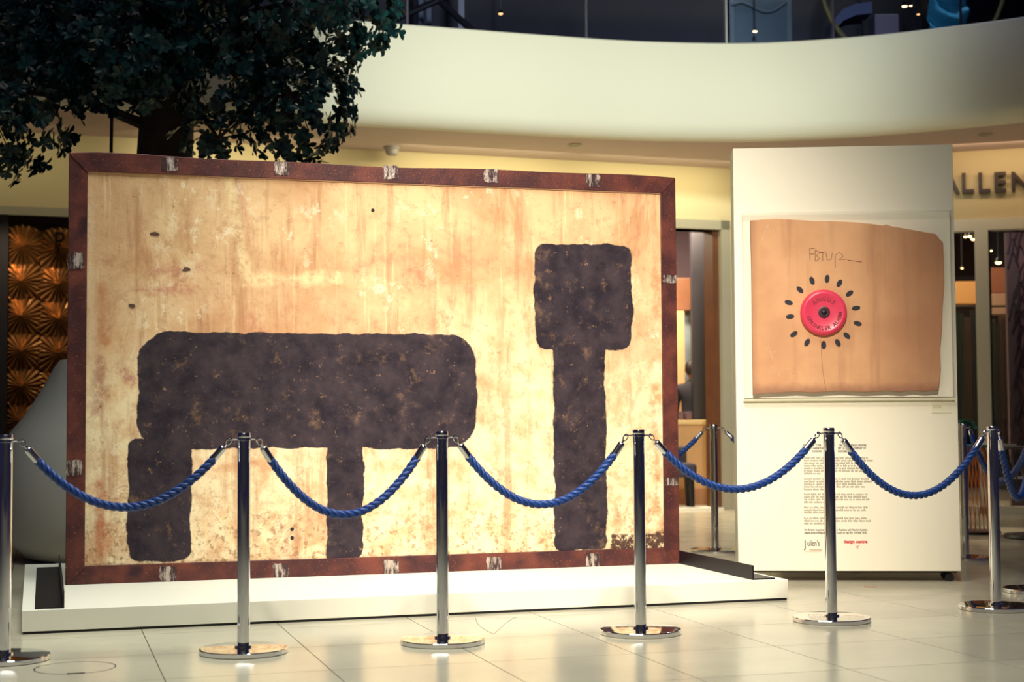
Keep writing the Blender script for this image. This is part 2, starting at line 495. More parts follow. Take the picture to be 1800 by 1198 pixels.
# ------------------------------------------------------------------ inside the doorway
def room_box(name, u0, v0, u1, v1, Y, d, m, label, cat, bevel=0):
    a = at(u0, v1, Y); b = at(u1, v0, Y)
    z0 = max(0, min(a.z, b.z))
    return tag(MB().bb((a.x, Y, z0), (b.x, Y + d, max(a.z, b.z))).build(name, m, ang=0, bevel=bevel), label, cat)
struct(MB().bb((-1.0, 20.6, 0), (3.4, 20.8, 4.0)).build('wall_room', m_plum, ang=0), 'plum wall deep inside the doorway')
room_box('wall_cabinet', 1130, 488, 1226, 546, 19.2, 0.5, m_wood, 'brown wooden wall cabinet high in the doorway room', 'cabinet', 0.01)
room_box('wood_pillar', 1178, 546, 1203, 900, 19.0, 0.15, m_tan, 'tall tan wooden pillar in the doorway room', 'pillar', 0.005)
room_box('glass_screen', 1203, 546, 1224, 900, 19.4, 0.05, plain('pale_screen', (150, 165, 175), 0.4), 'pale blue grey screen in the doorway room', 'screen', 0.004)
room_box('tall_cabinet', 1221, 400, 1259, 880, 18.38, 0.2, plain('dark_navy', (20, 16, 30), .6, var=.1), 'tall dark navy cabinet behind the reception counter', 'cabinet', 0.004)
# reception counter
cp = at(1190, 742, 17.7); cw0 = at(1130, 742, 17.7).x; cw1 = at(1251, 742, 17.7).x; ctz = at(1220, 738, 17.7).z
cnt = thing('reception_counter', 'tan reception counter with a pale top behind the doorway', 'counter', (cw0, 17.7, 0))
MB().bb((0, 0, ctz - 0.05), (cw1 - cw0, 0.6, ctz)).build('worktop', plain('pale_top', (232, 200, 140), 0.4), cnt, bevel=0.005)
MB().bb((0.03, 0.03, 0.0), (cw1 - cw0 - 0.03, 0.57, ctz - 0.05)).build('counter_body', m_tan, cnt, ang=0)
MB().bb((0.02, 0.015, 0.0), (cw1 - cw0 - 0.02, 0.03, 0.18)).build('kick_board', plain('tan_dark', (170, 120, 80), 0.5), cnt, ang=0)
# small cups on the counter
for k, (u, r_) in enumerate(((1196, 0.035), (1208, 0.045))):
    p = at(u, 738, 17.95)
    tag(MB().lathe([(r_*.7, 0), (r_*.95, 0.02), (r_, 0.09), (r_*.9, 0.10)], 14).build('cup', m_plum, loc=(p.x, 17.85, ctz)),
        ('small' if k == 0 else 'larger') + ' dark cup on the reception counter', 'cup')
# upholstered chair in front of the counter
chx = at(1212, 860, 17.05).x
ch = thing('reception_chair', 'charcoal upholstered chair in front of the reception counter', 'chair', (chx - 0.22, 17.05, 0))
MB().box((0, 0.05, 0.42), (0.56, 0.52, 0.15)).build('seat', m_seat, ch, bevel=0.03)
MB().box((-0.02, 0.34, 0.55), (0.5, 0.10, 0.26)).build('backrest', m_seat, ch, bevel=0.04)
for sx in (-1, 1):
    for sy in (-1, 1):
        MB().tube([(sx*0.22, 0.05 + sy*0.19, 0.36), (sx*0.235, 0.05 + sy*0.21, 0)], [0.036, 0.024], 8).build('leg', m_black, ch)

# person behind the counter
def person(loc, rz, label):
    o = thing('person', label, 'person', loc, rz)
    J = {}
    V = [(0,0,.93),(0,0.0,1.08),(0,0.01,1.24),(0,0.02,1.36),(0,0.015,1.42),(0,0.0,1.47)]
    rad = [(.15,.11),(.135,.10),(.155,.11),(.13,.09),(.055,.055),(.05,.05)]
    E_ = [(0,1),(1,2),(2,3),(3,4),(4,5)]
    def chain(start, pts):
        p = start
        for q, r_ in pts:
            V.append(q); rad.append(r_ if isinstance(r_, tuple) else (r_, r_)); E_.append((p, len(V)-1)); p = len(V)-1
        return p
    for s in (-1, 1):
        chain(0, [((s*.09,0,.86),.095),((s*.10,-.01,.50),.062),((s*.10,.02,.28),.052),((s*.10,.02,.09),.036),((s*.11,-.10,.035),.034),((s*.11,-.16,.03),.026)])
        wst = chain(3, [((s*.17,.02,1.36),.062),((s*.20,.03,1.10),.044),((s*.21,-.03,.88),.032),((s*.21,-.05,.84),.030)])
        hb = chain(wst, [((s*.21,-.065,.79),.030)])
        for k, (dx, ln) in enumerate(((-.025,.062),(-.008,.070),(.009,.066),(.025,.052))):
            chain(hb, [((s*.21, -.075 + dx, .745),.010),((s*.205, -.085 + dx, .745 - ln*.5),.009),((s*.195, -.092 + dx, .745 - ln),.008)])
        chain(wst, [((s*.195,-.095,.81),.012),((s*.185,-.115,.77),.010)])
    me = bpy.data.meshes.new('body'); me.from_pydata(V, E_, []); me.update()
    b = bpy.data.objects.new('body', me); COL.objects.link(b); b.parent = o
    sk = b.modifiers.new('skin', 'SKIN'); sk.use_smooth_shade = True
    for i, r_ in enumerate(rad): me.skin_vertices[0].data[i].radius = r_
    me.skin_vertices[0].data[0].use_root = True
    b.modifiers.new('sub', 'SUBSURF').levels = 1
    me.materials.append(m_cloth)
    hd = MB(); prof_ = []
    for i in range(13):
        a = -math.pi/2 + math.pi*i/12
        prof_.append((0.078*math.cos(a)*(1.0 - 0.12*max(0, -math.sin(a))) + 0.001, 1.58 + 0.115*math.sin(a)))
    hd.lathe(prof_, 20)
    h = hd.build('head', m_skin, o)
    MB().add([(0,-.098,1.565),(-.014,-.074,1.56),(.014,-.074,1.56),(0,-.076,1.61)], [(0,1,2),(0,3,1),(0,2,3)]).build('nose', m_skin, h)
    for s in (-1, 1):
        MB().lathe([(.002,-.011),(.010,0),(.002,.011)], 8, (s*.03,-.070,1.595)).build('eye', m_black, h)
        MB().lathe([(.004,-.03),(.016,0),(.004,.03)], 8, (s*.08,0.0,1.58)).build('ear', m_skin, h)
    MB().box((0,-.074,1.525), (.042,.006,.010)).build('mouth', plain('lips', (140, 80, 75), .5), h)
    hp = [(0.083*math.cos(a) + .001, 1.60 + 0.105*math.sin(a)) for a in [R(x) for x in (-50, -30, -12, 5, 20, 35, 50, 65, 80, 90)]]
    MB().lathe(hp, 20, (0, 0.026, 0)).build('hair', m_hair, o)
    return o
pp = at(1217, 700, 18.75)
person((pp.x, 18.75, 0), R(165), 'dark haired person in dark clothing behind the reception counter, half hidden by a cabinet')
area('room_glow', (1.6, 18.2, 3.4), (1.6, 18.8, 0), 1.4, 0.8, 230, (1.0, 0.80, 0.55))

# ------------------------------------------------------------------ wall washers under the gallery
for k, (tt, p_) in enumerate(((-0.3, 3), (2.1, 10), (4.6, 15), (6.6, 13))):
    p = LW(tt, -0.55, ZS - 0.05)
    area('wall_washer', p, LW(tt, 0.1, 2.5), 1.8, 0.08, p_, (1.0, 0.87, 0.52))
p = S0 + sd*0.6 + sn*0.5
area('wall_washer', (p.x, p.y, ZS - 0.05), (S0.x + 0.6, S0.y, 3.1), 1.6, 0.08, 5, (1.0, 0.70, 0.42))
for k, (u, v) in enumerate(((1010, 254), (1180, 262))):  # the second is added, without a fitting, to brighten the floor near the door
    p = gp(u, v, ZS - .02)
    spot('soffit_downlight', p, (p.x + .3, p.y - .5, 0), 110, 1.0, 240, (1.0, 0.92, 0.74), .06)

# ------------------------------------------------------------------ white plinth and steel beams
PA = math.atan2(1.193, 3.841)
pl = thing('display_plinth', 'low white rectangular plinth carrying the framed mural', 'plinth', gp(38, 1115) , PA)
pw = (gp(1390, 1055) - gp(38, 1115)).length
MB().bb((0, 0, 0.012), (pw, 2.45, 0.112)).build('plinth_body', m_white, pl, ang=0, bevel=0.002)
MB().bb((0.006, 0.006, 0), (pw - 0.006, 2.444, 0.012)).build('shadow_gap', m_dark, pl, ang=0)
PT = 0.112
def beam(name, uf, vf, side, label, y1):
    p = gp(uf, vf, PT)
    o = thing(name, label, 'beam', p, PA - R(0.3), 'steel angle beams under the mural')
    MB().bb((min(0, side*0.008), 0, 0), (max(0, side*0.008), y1, 0.080)).build('upright_flange', m_steel, o, ang=0)
    MB().bb((min(side*0.008, side*0.135), 0, 0), (max(side*0.008, side*0.135), y1, 0.008)).build('flat_flange', m_steel, o, ang=0)
    return o
beam('steel_beam', 113, 1068.5, -1, 'dark steel angle beam on the plinth at the mural left foot', 2.1)
beam('steel_beam', 1323, 1019, 1, 'dark steel angle beam on the plinth at the mural right foot', 2.0)

# ------------------------------------------------------------------ framed mural
AO = gp(115, 1028, 0.112); AB = gp(1195, 990, 0.112)
AA = math.atan2(AB.y - AO.y, AB.x - AO.x); AW = (AB - AO).length; AH = 2.375
an = Vector((math.sin(AA), -math.cos(AA), 0)); ad = Vector((math.cos(AA), math.sin(AA), 0))
def apx(u, v):
    p = onp(u, v, AO, an); return ((p - AO).dot(ad), p.z - AO.z)
art = thing('framed_mural', 'large weathered plaster mural with dark painted shapes in a rusted steel frame', 'artwork', AO, AA)
FWt = 0.100
def member(name, poly):
    o = MB().prism(poly, 0.0, 0.012).build(name, m_rust, art, ang=0, bevel=0.003)
    return o
g = 0.0015
W_, H_ = AW, AH
wob = lambda x: 0.006*math.sin(x*2.3) + 0.004*math.sin(x*6.1)
top = [(FWt + g, H_ - FWt), (W_ - FWt - g, H_ - FWt)] + [(W_ - g - (W_ - 2*g)*k/24, H_ + (wob(k*.15) if 0 < k < 24 else 0)) for k in range(25)]
member('top_rail', top)
member('bottom_rail', [(g, 0.0), (W_ - g, 0.0), (W_ - FWt - g, FWt), (FWt + g, FWt)])
member('left_stile', [(0, g), (FWt, FWt + g), (FWt, H_ - FWt - g), (0, H_ - g)])
member('right_stile', [(W_, g), (W_, H_ - g), (W_ - FWt, H_ - FWt - g), (W_ - FWt, FWt + g)])
side = MB()
side.bb((0, 0.012, 0), (0.012, 0.15, H_ - 0.01)); side.bb((W_ - 0.012, 0.012, 0), (W_, 0.15, H_ - 0.01))
side.bb((0.012, 0.012, 0), (W_ - 0.012, 0.15, 0.012)); side.bb((0.012, 0.012, H_ - 0.022), (W_ - 0.012, 0.15, H_ - 0.01))
side.build('frame_return', m_rust, art, ang=0)
# mitre weld beads
for (xa, za), (xb, zb) in (((0.004, H_-0.004), (FWt, H_-FWt)), ((W_-0.004, H_-0.004), (W_-FWt, H_-FWt)), ((0.006, 0.006), (FWt, FWt)), ((W_-0.006, 0.006), (W_-FWt, FWt))):
    pts = [(xa+(xb-xa)*k/10, -0.001, za+(zb-za)*k/10) for k in range(11)]
    MB().tube(pts, [0.004 + 0.003*(k % 2) for k in range(11)], 6).build('weld_bead', m_rust, art)
# ground-bright weld patches, each a slightly proud ragged plate
def patch(u, v, w_, h_):
    x, z = apx(u, v); n = 22; poly = []
    rr = random.Random(int(u*3 + v))
    for k in range(n):
        a = 2*math.pi*k/n; q = 1/max(abs(math.cos(a)), abs(math.sin(a)))
        q *= 0.82 + 0.22*rr.random()
        poly.append((x + w_/2*q*math.cos(a), z + h_/2*q*math.sin(a)))
    MB().prism(poly, -0.0035, 0.001).build('weld_patch', m_weld, art, ang=0)
for u, v in ((298, 289), (495, 296), (687, 303), (863, 309), (1042, 317)): patch(u, v, 0.095, 0.082)
for u, v in ((295, 1008), (494, 1002), (687, 996), (868, 991), (1042, 984)): patch(u, v, 0.095, 0.085)
for u, v, hh in ((133, 458, 0.10), (131, 822, 0.09), (1178, 490, 0.05), (1181, 846, 0.05)): patch(u, v, 0.092, hh)

# --- plaster slab: generic dark blocks on weathered plaster
t = NT('weathered_mural_plaster'); co = t.coord()
sep = t.new('ShaderNodeSeparateXYZ'); t.link(co, sep.inputs[0]); X, Z = sep.outputs[0], sep.outputs[2]
n1 = t.noise(co, 1.3, 6, 0.6, 0.4); n2 = t.noise(t.scale(co, (9, 1, 0.9)), 1.0, 5, 0.6); n3 = t.noise(co, 7, 7, 0.65)
n4 = t.noise(t.scale(co, (30, 1, 1.6)), 1.0, 4, 0.6); n5 = t.noise(co, 38, 5, 0.6)
base = t.mix(t.ramp(n1, 0.35, 0.68), lin(206, 156, 112), lin(238, 200, 150))
cream = t.math('MULTIPLY', t.ramp(t.math('ADD', t.math('MULTIPLY', Z, -0.55), t.math('MULTIPLY', n1, 1.2)), -0.45, 0.25), t.ramp(n3, 0.30, 0.62))
base = t.mix(t.math('MULTIPLY', cream, 0.92), base, lin(252, 234, 190))
base = t.mix(t.math('MULTIPLY', t.ramp(t.noise(t.scale(co, (1.6, 1, .7), (3, 0, 1)), 1.6, 6, .7, .8), 0.52, 0.66), 0.5), base, lin(186, 122, 78))
base = t.mix(t.math('MULTIPLY', t.ramp(n2, 0.50, 0.68), 0.6), base, lin(178, 122, 84))
base = t.mix(t.math('MULTIPLY', t.ramp(n4, 0.56, 0.70), 0.5), base, lin(246, 222, 170))
base = t.mix(t.math('MULTIPLY', t.ramp(t.noise(co, 2.1, 5, 0.7), 0.56, 0.70), t.math('MULTIPLY', t.ramp(Z, 0.9, 1.3), 0.4)), base, lin(190, 120, 88))
def seg(ax, az, bx, bz):
    pa = t.vm('SUBTRACT', t.vm('MULTIPLY', co, (1, 0, 1)).outputs[0], (ax, 0, az)).outputs[0]
    ba = Vector((bx - ax, 0, bz - az))
    h = t.math('DIVIDE', t.vm('DOT_PRODUCT', pa, tuple(ba)).outputs['Value'], ba.length_squared, clamp=True)
    x = t.new('ShaderNodeVectorMath', operation='SCALE'); x.inputs[0].default_value = tuple(ba); t.link(h, x.inputs['Scale'])
    return t.vm('LENGTH', t.vm('SUBTRACT', pa, x.outputs[0]).outputs[0]).outputs['Value']
def stroke(u0, v0, u1, v1, w_, col, amt, soft=0.05):
    global base
    a = apx(u0, v0); b = apx(u1, v1)
    d = t.math('ADD', seg(a[0], a[1], b[0], b[1]), t.math('MULTIPLY', t.math('SUBTRACT', n3, 0.5), 0.16))
    f = t.math('MULTIPLY', t.ramp(d, w_ + .015, w_ + .015 - soft), t.math('MULTIPLY', t.ramp(n5, .25, .6), amt))
    base = t.mix(f, base, lin(*col))
n6 = t.noise(co, 16, 9, 0.72)
base = t.mix(t.math('MULTIPLY', t.ramp(n6, 0.52, 0.66), 0.38), base, lin(182, 124, 92))
flk = t.math('MULTIPLY', t.ramp(t.noise(t.scale(co, (1, 1, .8), (5, 0, 2)), 11, 9, 0.75), 0.54, 0.60), t.ramp(t.noise(t.scale(co, (1, 1, 1), (9, 0, 4)), 1.7, 3), 0.48, 0.62))
base = t.mix(t.math('MULTIPLY', flk, 0.7), base, lin(252, 236, 200))
pinkm = t.math('MULTIPLY', t.ramp(t.noise(t.scale(co, (1, 1, .6), (2, 0, 7)), 2.6, 7, .75, .5), 0.57, 0.66), t.ramp(n5, .35, .6))
base = t.mix(t.math('MULTIPLY', pinkm, 0.45), base, lin(178, 92, 84))
# ghosts of old painted-over brush strokes
stroke(402, 312, 432, 480, 0.040, (250, 226, 172), 0.75)
stroke(432, 490, 590, 488, 0.040, (250, 226, 172), 0.7)
stroke(420, 312, 440, 440, 0.022, (196, 110, 92), 0.45)
stroke(268, 478, 360, 470, 0.022, (192, 104, 92), 0.5)
stroke(225, 510, 340, 508, 0.024, (190, 100, 90), 0.55)
stroke(620, 470, 720, 450, 0.030, (196, 110, 92), 0.35)
stroke(440, 560, 470, 600, 0.050, (190, 110, 84), 0.4)
stroke(750, 430, 860, 470, 0.030, (200, 128, 100), 0.35)
stroke(205, 640, 235, 670, 0.030, (176, 84, 90), 0.55)
stroke(176, 640, 170, 720, 0.045, (150, 64, 66), 0.5)
stroke(176, 500, 180, 600, 0.030, (190, 110, 60), 0.5)
stroke(172, 850, 180, 960, 0.040, (196, 92, 40), 0.6)
stroke(1152, 440, 1156, 560, 0.025, (200, 110, 60), 0.5)
stroke(1152, 680, 1156, 900, 0.030, (204, 116, 56), 0.55)
stroke(285, 380, 330, 470, 0.035, (246, 220, 168), 0.5)
stroke(160, 320, 158, 960, 0.028, (232, 212, 176), 0.5)
# damp speckled band along the foot
foot = t.math('MULTIPLY', t.ramp(Z, 0.62, 0.12), t.ramp(n5, 0.50, 0.66))
base = t.mix(t.math('MULTIPLY', foot, 0.75), base, lin(150, 104, 66))
base = t.mix(t.math('MULTIPLY', t.ramp(t.noise(co, 26, 6, 0.7), 0.66, 0.72), 0.7), base, lin(112, 78, 56))
cr = t.noise(t.scale(co, (1, 1, 1)), 2.4, 6, 0.6, 0.6)
base = t.mix(t.math('MULTIPLY', t.ramp(t.math('ABSOLUTE', t.math('SUBTRACT', cr, 0.5)), 0.005, 0.001), t.math('MULTIPLY', t.ramp(Z, 1.2, 0.4), 0.35)), base, lin(130, 84, 60))
# plain dark painted blocks (rounded rectangles), worn through in flecks
wobx = t.math('MULTIPLY', t.math('SUBTRACT', t.noise(co, 5, 6, .6), 0.5), 0.075)
def rbox(u0, v0, u1, v1, r_):
    a = apx(u0, v1); b = apx(u1, v0)
    cx, cz, hx, hz = (a[0]+b[0])/2, (a[1]+b[1])/2, abs(b[0]-a[0])/2 - r_, abs(b[1]-a[1])/2 - r_
    q = t.vm('SUBTRACT', t.vm('ABSOLUTE', t.vm('SUBTRACT', t.vm('MULTIPLY', co, (1, 0, 1)).outputs[0], (cx, 0, cz)).outputs[0]).outputs[0], (hx, 0, hz)).outputs[0]
    return t.math('SUBTRACT', t.vm('LENGTH', t.vm('MAXIMUM', q, (0, 0, 0)).outputs[0]).outputs['Value'], r_)
ds = [rbox(242, 588, 838, 792, 0.16), rbox(225, 770, 338, 990, 0.05), rbox(575, 770, 640, 984, 0.05),
      rbox(942, 430, 1112, 612, 0.07), rbox(976, 590, 1064, 968, 0.05)]
d = ds[0]
for q in ds[1:]: d = t.math('MINIMUM', d, q)
dk = t.ramp(t.math('ADD', d, wobx), 0.004, -0.004)
fleck = t.math('MAXIMUM', t.ramp(t.noise(co, 26, 9, 0.78), 0.60, 0.68), t.math('MULTIPLY', t.ramp(t.noise(co, 6, 8, 0.75), 0.54, 0.72), 0.5))
pitc = t.mix(t.ramp(n3, 0.3, 0.7), lin(34, 27, 38), lin(66, 54, 60))
pitc = t.mix(t.math('MULTIPLY', fleck, 0.8), pitc, lin(170, 132, 96))
col = t.mix(dk, base, pitc)
# soil patch at the lower right
soil = rbox(1075, 935, 1180, 975, 0.03)
col = t.mix(t.math('MULTIPLY', t.ramp(t.math('ADD', soil, wobx), 0.01, -0.01), t.ramp(n5, 0.36, 0.5)), col, lin(84, 60, 50))
t.base(col); t.set(0.75, 0, 0.25)
hgt = t.math('ADD', t.math('MULTIPLY', n3, 0.6), t.math('MULTIPLY', n5, 0.5))
t.bump(hgt, 0.5, 0.012)
slab = MB().bb((0.015, 0.012, 0.015), (W_ - 0.015, 0.14, H_ - 0.025)).build('plaster_slab', t.m, art, ang=0)
# plaster lip and fixings
lip = [(FWt, H_ - FWt + 0.002)] + [(FWt + (W_-2*FWt)*k/60, H_ - FWt - 0.004 - 0.012*abs(mnoise.noise(Vector((k*.35, 3.1, 0))))) for k in range(61)] + [(W_ - FWt, H_ - FWt + 0.002)]
MB().prism(list(reversed(lip)), 0.004, 0.012).build('plaster_lip', plain('plaster_edge', (196, 150, 112), 0.8, var=0.2), art, ang=0)
for u, v, r_ in ((656, 369, .009), (514, 930, .009), (514, 945, .009), (1170, 905, .009), (1171, 925, .008)):
    x, z = apx(u, v)
    MB().lathe([(r_, 0), (r_*1.2, 0.002)], 12, (x, 0.0125, z), 'y').build('drill_hole', m_dark, art)
for u, v in ((272, 411), (328, 473), (232, 537)):
    x, z = apx(u, v); rr = random.Random(u)
    poly = [(x + (0.010 + 0.012*rr.random())*math.cos(a)*1.3, z + (0.008+0.008*rr.random())*math.sin(a)) for a in [2*math.pi*k/9 for k in range(9)]]
    MB().prism(poly, 0.0085, 0.013).build('plaster_chip', plain('chip', (120, 92, 74), 0.9, var=0.4, vs=60), art, ang=0)

# ------------------------------------------------------------------ white display board on castors
BX0, BX1, BY, BZ0, BZ1 = 1.367, 2.715, 9.374, 0.065, 2.668
BO = at(1298, 1003.8, 9.46); BO.z = 0; BR = at(1689.5, 1004.3, 9.362); BR.z = 0
BA = math.atan2(BR.y - BO.y, BR.x - BO.x); BW = (BR - BO).length
bdir = Vector((math.cos(BA), math.sin(BA), 0)); bnor = Vector((math.sin(BA), -math.cos(BA), 0))
bd = thing('display_board', 'tall freestanding white display board on castors, right of the mural', 'display board', BO, BA)
def bpx(u, v, off=0.0):
    p = onp(u, v, BO + bnor*off, bnor); return (p - BO).dot(bdir), p.z
MB().bb((0, 0, BZ0), (BW, 0.24, BZ1)).build('board_panel', m_board, bd, ang=0, bevel=0.003)
MB().bb((0.02, 0.03, BZ0 - 0.012), (BW - 0.02, 0.22, BZ0)).build('base_frame', m_dark, bd, ang=0)
for x in (0.10, BW - 0.06):
    for y in (0.045, 0.195):
        c = thing_c = MB().lathe([(.006,-.011),(.024,-.011),(.026,-.006),(.026,.006),(.024,.011),(.006,.011)], 16, (0,0,0), 'y').build('castor_wheel', m_black, bd, loc=(x, y, 0.026))
        MB().tube([(0.0,-0.014,0.0),(0.006,-0.014,0.022),(0.006,0.014,0.022),(0.0,0.014,0.0)], 0.004, 6).build('castor_fork', m_steel, c)
# acrylic display case with the stand-in stone fragment
case = thing('display_case', 'shallow clear acrylic case with cream backing on the display board', 'display case', BO, BA)
cx0, cz1 = bpx(1304, 376, .05); cx1, cz0 = bpx(1679, 698, .05)
cx1 = min(cx1, BW - 0.012)
DC = 0.10
MB().bb((cx0 + .004, -0.010, cz0 + .004), (cx1 - .004, -0.001, cz1 - .004)).build('case_backing', m_board, case, ang=0)
MB().bb((cx0, -DC, cz0), (cx1, -DC + 0.004, cz1)).build('front_pane', m_acryl, case, ang=0)
for a, b in (((cx0, -DC + .004, cz0 + .004), (cx0 + .004, -0.001, cz1 - .004)), ((cx1 - .004, -DC + .004, cz0 + .004), (cx1, -0.001, cz1 - .004)),
             ((cx0, -DC + .004, cz1 - .004), (cx1, -0.001, cz1)), ((cx0, -DC + .004, cz0), (cx1, -0.001, cz0 + .004))):
    MB().bb(a, b).build('side_pane', m_acryl, case, ang=0)
MB().bb((cx0 - .004, -0.022, cz0 - .016), (cx1 + .004, -0.001, cz0 - .001)).build('ledge_strip', m_acryledge, case, ang=0, bevel=0.002)
# fragment
frag = thing('stone_fragment', 'brown broken-edged stone fragment behind acrylic with a red bell', 'artwork', BO, BA)
outl = [(1319,387),(1335,386),(1365,384),(1400,386),(1430,388),(1470,388.5),(1500,390),(1530,393),(1552,396),(1558,394),(1566,397),(1600,403),(1645,411),(1652,420),(1658,426),(1659,455),(1660,500),(1657,540),(1656,575),(1653,610),(1654,650),(1650,686),(1625,688),(1605,686),(1585,689),(1560,687),(1520,689),(1480,687),(1455,688),(1430,690),(1400,688),(1370,690),(1340,691),(1324,694),(1323,640),(1322,560),(1321,470)]
YF = 0.055
poly = [bpx(u, v, YF) for u, v in reversed(outl)]
t = NT('brown_stone'); co = t.coord()
sep = t.new('ShaderNodeSeparateXYZ'); t.link(co, sep.inputs[0])
a = t.mix(t.ramp(t.noise(co, 3, 4), .3, .7), lin(202, 150, 108), lin(222, 172, 126))
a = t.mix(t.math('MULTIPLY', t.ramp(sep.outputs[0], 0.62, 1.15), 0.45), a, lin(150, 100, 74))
a = t.mix(t.math('MULTIPLY', t.ramp(t.noise(t.scale(co, (10, 1, .8)), 1, 4), .5, .75), 0.4), a, lin(148, 98, 72))
zb = bpx(1480, 690, YF)[1]
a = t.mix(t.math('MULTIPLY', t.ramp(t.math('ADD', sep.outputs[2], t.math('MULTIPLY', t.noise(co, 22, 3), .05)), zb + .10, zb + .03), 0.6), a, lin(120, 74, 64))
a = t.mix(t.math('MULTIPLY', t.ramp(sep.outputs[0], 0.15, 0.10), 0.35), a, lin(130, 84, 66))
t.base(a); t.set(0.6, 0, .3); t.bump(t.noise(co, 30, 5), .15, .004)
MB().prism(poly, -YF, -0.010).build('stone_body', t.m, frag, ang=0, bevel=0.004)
# bell
bx, bz = bpx(1448, 549, .08); br_ = 0.137
bell = MB().lathe([(br_*1.0, 0.0), (br_*1.03, 0.010), (br_*1.03, 0.020), (br_*.99, 0.032), (br_*.90, 0.040), (br_*.84, 0.041), (br_*.80, 0.0385), (br_*.30, 0.0385)], 48, (bx, -YF, bz), 'y').build('bell', m_bell, frag)
MB().lathe([(.034, 0), (.036, .002), (.026, .004), (.020, .003)], 24, (bx, -YF - .0385, bz), 'y').build('bell_hub', plain('hub_dark', (60, 22, 34), .4), bell)
MB().lathe([(.017, 0), (.017, .006), (.012, .009)], 6, (bx, -YF - .0415, bz), 'y').build('bell_bolt', m_steel, bell)
def arc_text(txt, rad_, a0, a1, size, inward):
    mb = MB(); n = len(txt)
    for i, chh in enumerate(txt):
        if chh == ' ': continue
        a = R(a0 + (a1 - a0) * i / (n - 1))
        px, pz = bx + rad_*math.cos(a), bz + rad_*math.sin(a)
        rot = a - math.pi/2 if not inward else a + math.pi/2
        M_ = Matrix.Translation((px, -YF - .0395, pz)) @ Matrix.Rotation(-rot, 4, 'Y') @ Matrix.Rotation(math.pi/2, 4, 'X')
        mb.text(chh, size, 0.0012, M_, bold=0.0008, align='CENTER')
    return mb
arc_text('ANGUS', br_*.52, 134, 46, .036, False).build('bell_lettering', m_belltext, bell, ang=0)
arc_text('SPRINKLER ALARM', br_*.78, 197, 355, .031, True).build('bell_lettering', m_belltext, bell, ang=0)
# plain short painted dabs
m_dab = plain('black_dab', (30, 26, 40), .6, var=.1)
for k in range(14):
    a = R(k*360/14 + 9 + random.uniform(-4, 4)); rr_ = br_*1.52 + random.uniform(-.012, .014)
    x, z = bx + rr_*math.cos(a), bz + rr_*math.sin(a)
    ca, sa = math.cos(a), math.sin(a)
    MB().prism([(x + ca*.026*math.cos(q) - sa*.015*math.sin(q), z + sa*.026*math.cos(q) + ca*.015*math.sin(q)) for q in [2*math.pi*i/14 for i in range(14)]], -YF - .0012, -YF + .001).build('painted_dab', m_dab, frag, ang=0)
# pencil scribble and scratches
def scrib(name, pts, m, w_=.0016):
    q = [bpx(u, v, YF + .001) for u, v in pts]
    MB().tube([(x, -YF - .0005, z) for x, z in q], w_, 5).build(name, m, frag)
m_pencil = plain('pencil', (96, 70, 58), .8); m_scr = plain('pale_scratch', (236, 206, 166), .8)
for pts in ([(1432,436),(1423,437),(1424,457)],[(1424,446),(1431,446)],[(1433,439),(1433,459)],[(1434,440),(1441,443),(1435,449),(1441,454),(1434,459)],[(1440,444),(1452,442)],[(1446,443),(1446,458)],
            [(1452,445),(1454,457),(1461,456),(1463,444)],[(1468,470),(1468,448),(1476,443),(1482,450),(1474,456),(1488,455)],[(1490,457),(1514,460)]):
    scrib('pencil_scribble', pts, m_pencil)
for pts in ([(1345,608),(1352,620),(1364,618)],[(1350,606),(1356,622),(1358,632)],[(1357,645),(1368,655),(1370,660)],[(1384,650),(1398,647),(1391,657),(1402,655)],[(1340,420),(1351,394)],[(1347,395),(1356,412)]):
    scrib('pale_scratch', pts, m_scr, .0012)
scrib('crack', [(1443,598),(1444,625),(1446,650),(1452,686)], m_pencil, .001)
# information print on the board
info = bd
def line(u, v, txt, px, m, bold=0.0, sx=1.0, name='printed_line'):
    x, z = bpx(u, v); o = None
    M_ = Matrix.Translation((x, -0.0004, z)) @ Matrix.Rotation(math.pi/2, 4, 'X')
    return MB().text(txt, px/287.0, 0.0003, M_, sx=sx, bold=bold).build(name, m, info, ang=0)
for u, v, tx in ((1412, 784, 'EX'), (1434, 784, 'CTEA'), (1474, 784, 'ORE'), (1493, 784, 'DESIGN CENTRE,'), (1411, 789.2, 'C'), (1429, 789.2, 'HARBOUR'), (1473, 789.2, 'SET UP'), (1501, 789.2, 'DISPLAY OF'), (1428, 794.4, 'S ICONIC'), (1473, 794.4, 'DOCUMENTS')):
    line(u, v, tx, 4.9, m_ink, .0005, .80)
# body copy too small to read: ragged rows of letter-sized strokes
rr = random.Random(3)
def copy_rows(v0, n, dv, u0=1414, u1=1528, last=0.35, m=m_inkgrey):
    mb = MB()
    for i in range(n):
        v = v0 + dv*i; u = u0; end = u1 - rr.random()*14 if i < n-1 else u0 + (u1-u0)*last
        while u < end:
            wlen = rr.choice((2, 3, 4, 5, 6, 8))
            for k in range(wlen):
                hgt_ = rr.choice((2.6, 2.6, 2.8, 3.8)); x, z = bpx(u, v)
                mb.box((x, -0.0004, z + hgt_/2/287), (1.15/287, 0.0006, hgt_/287)); u += 1.75
            u += 1.6
    return stuff(mb.build('body_text', m, info, ang=0))
for v0, n, last in ((806, 7, .25), (843, 5, .3), (870, 4, .3), (893, 3, .3), (912, 3, .32)):
    copy_rows(v0, n, 4.55, last=last)
for u, v, tx in ((1414, 932.5, 'For further enquiries'), (1471, 932.5, 'n Auctions and Fine Art Auction'), (1414, 937.5, 'please email info@juli'), (1471, 937.5, 's.com or call 001 310 836 1818')):
    line(u, v, tx, 5.0, m_ink, .0004, .80)
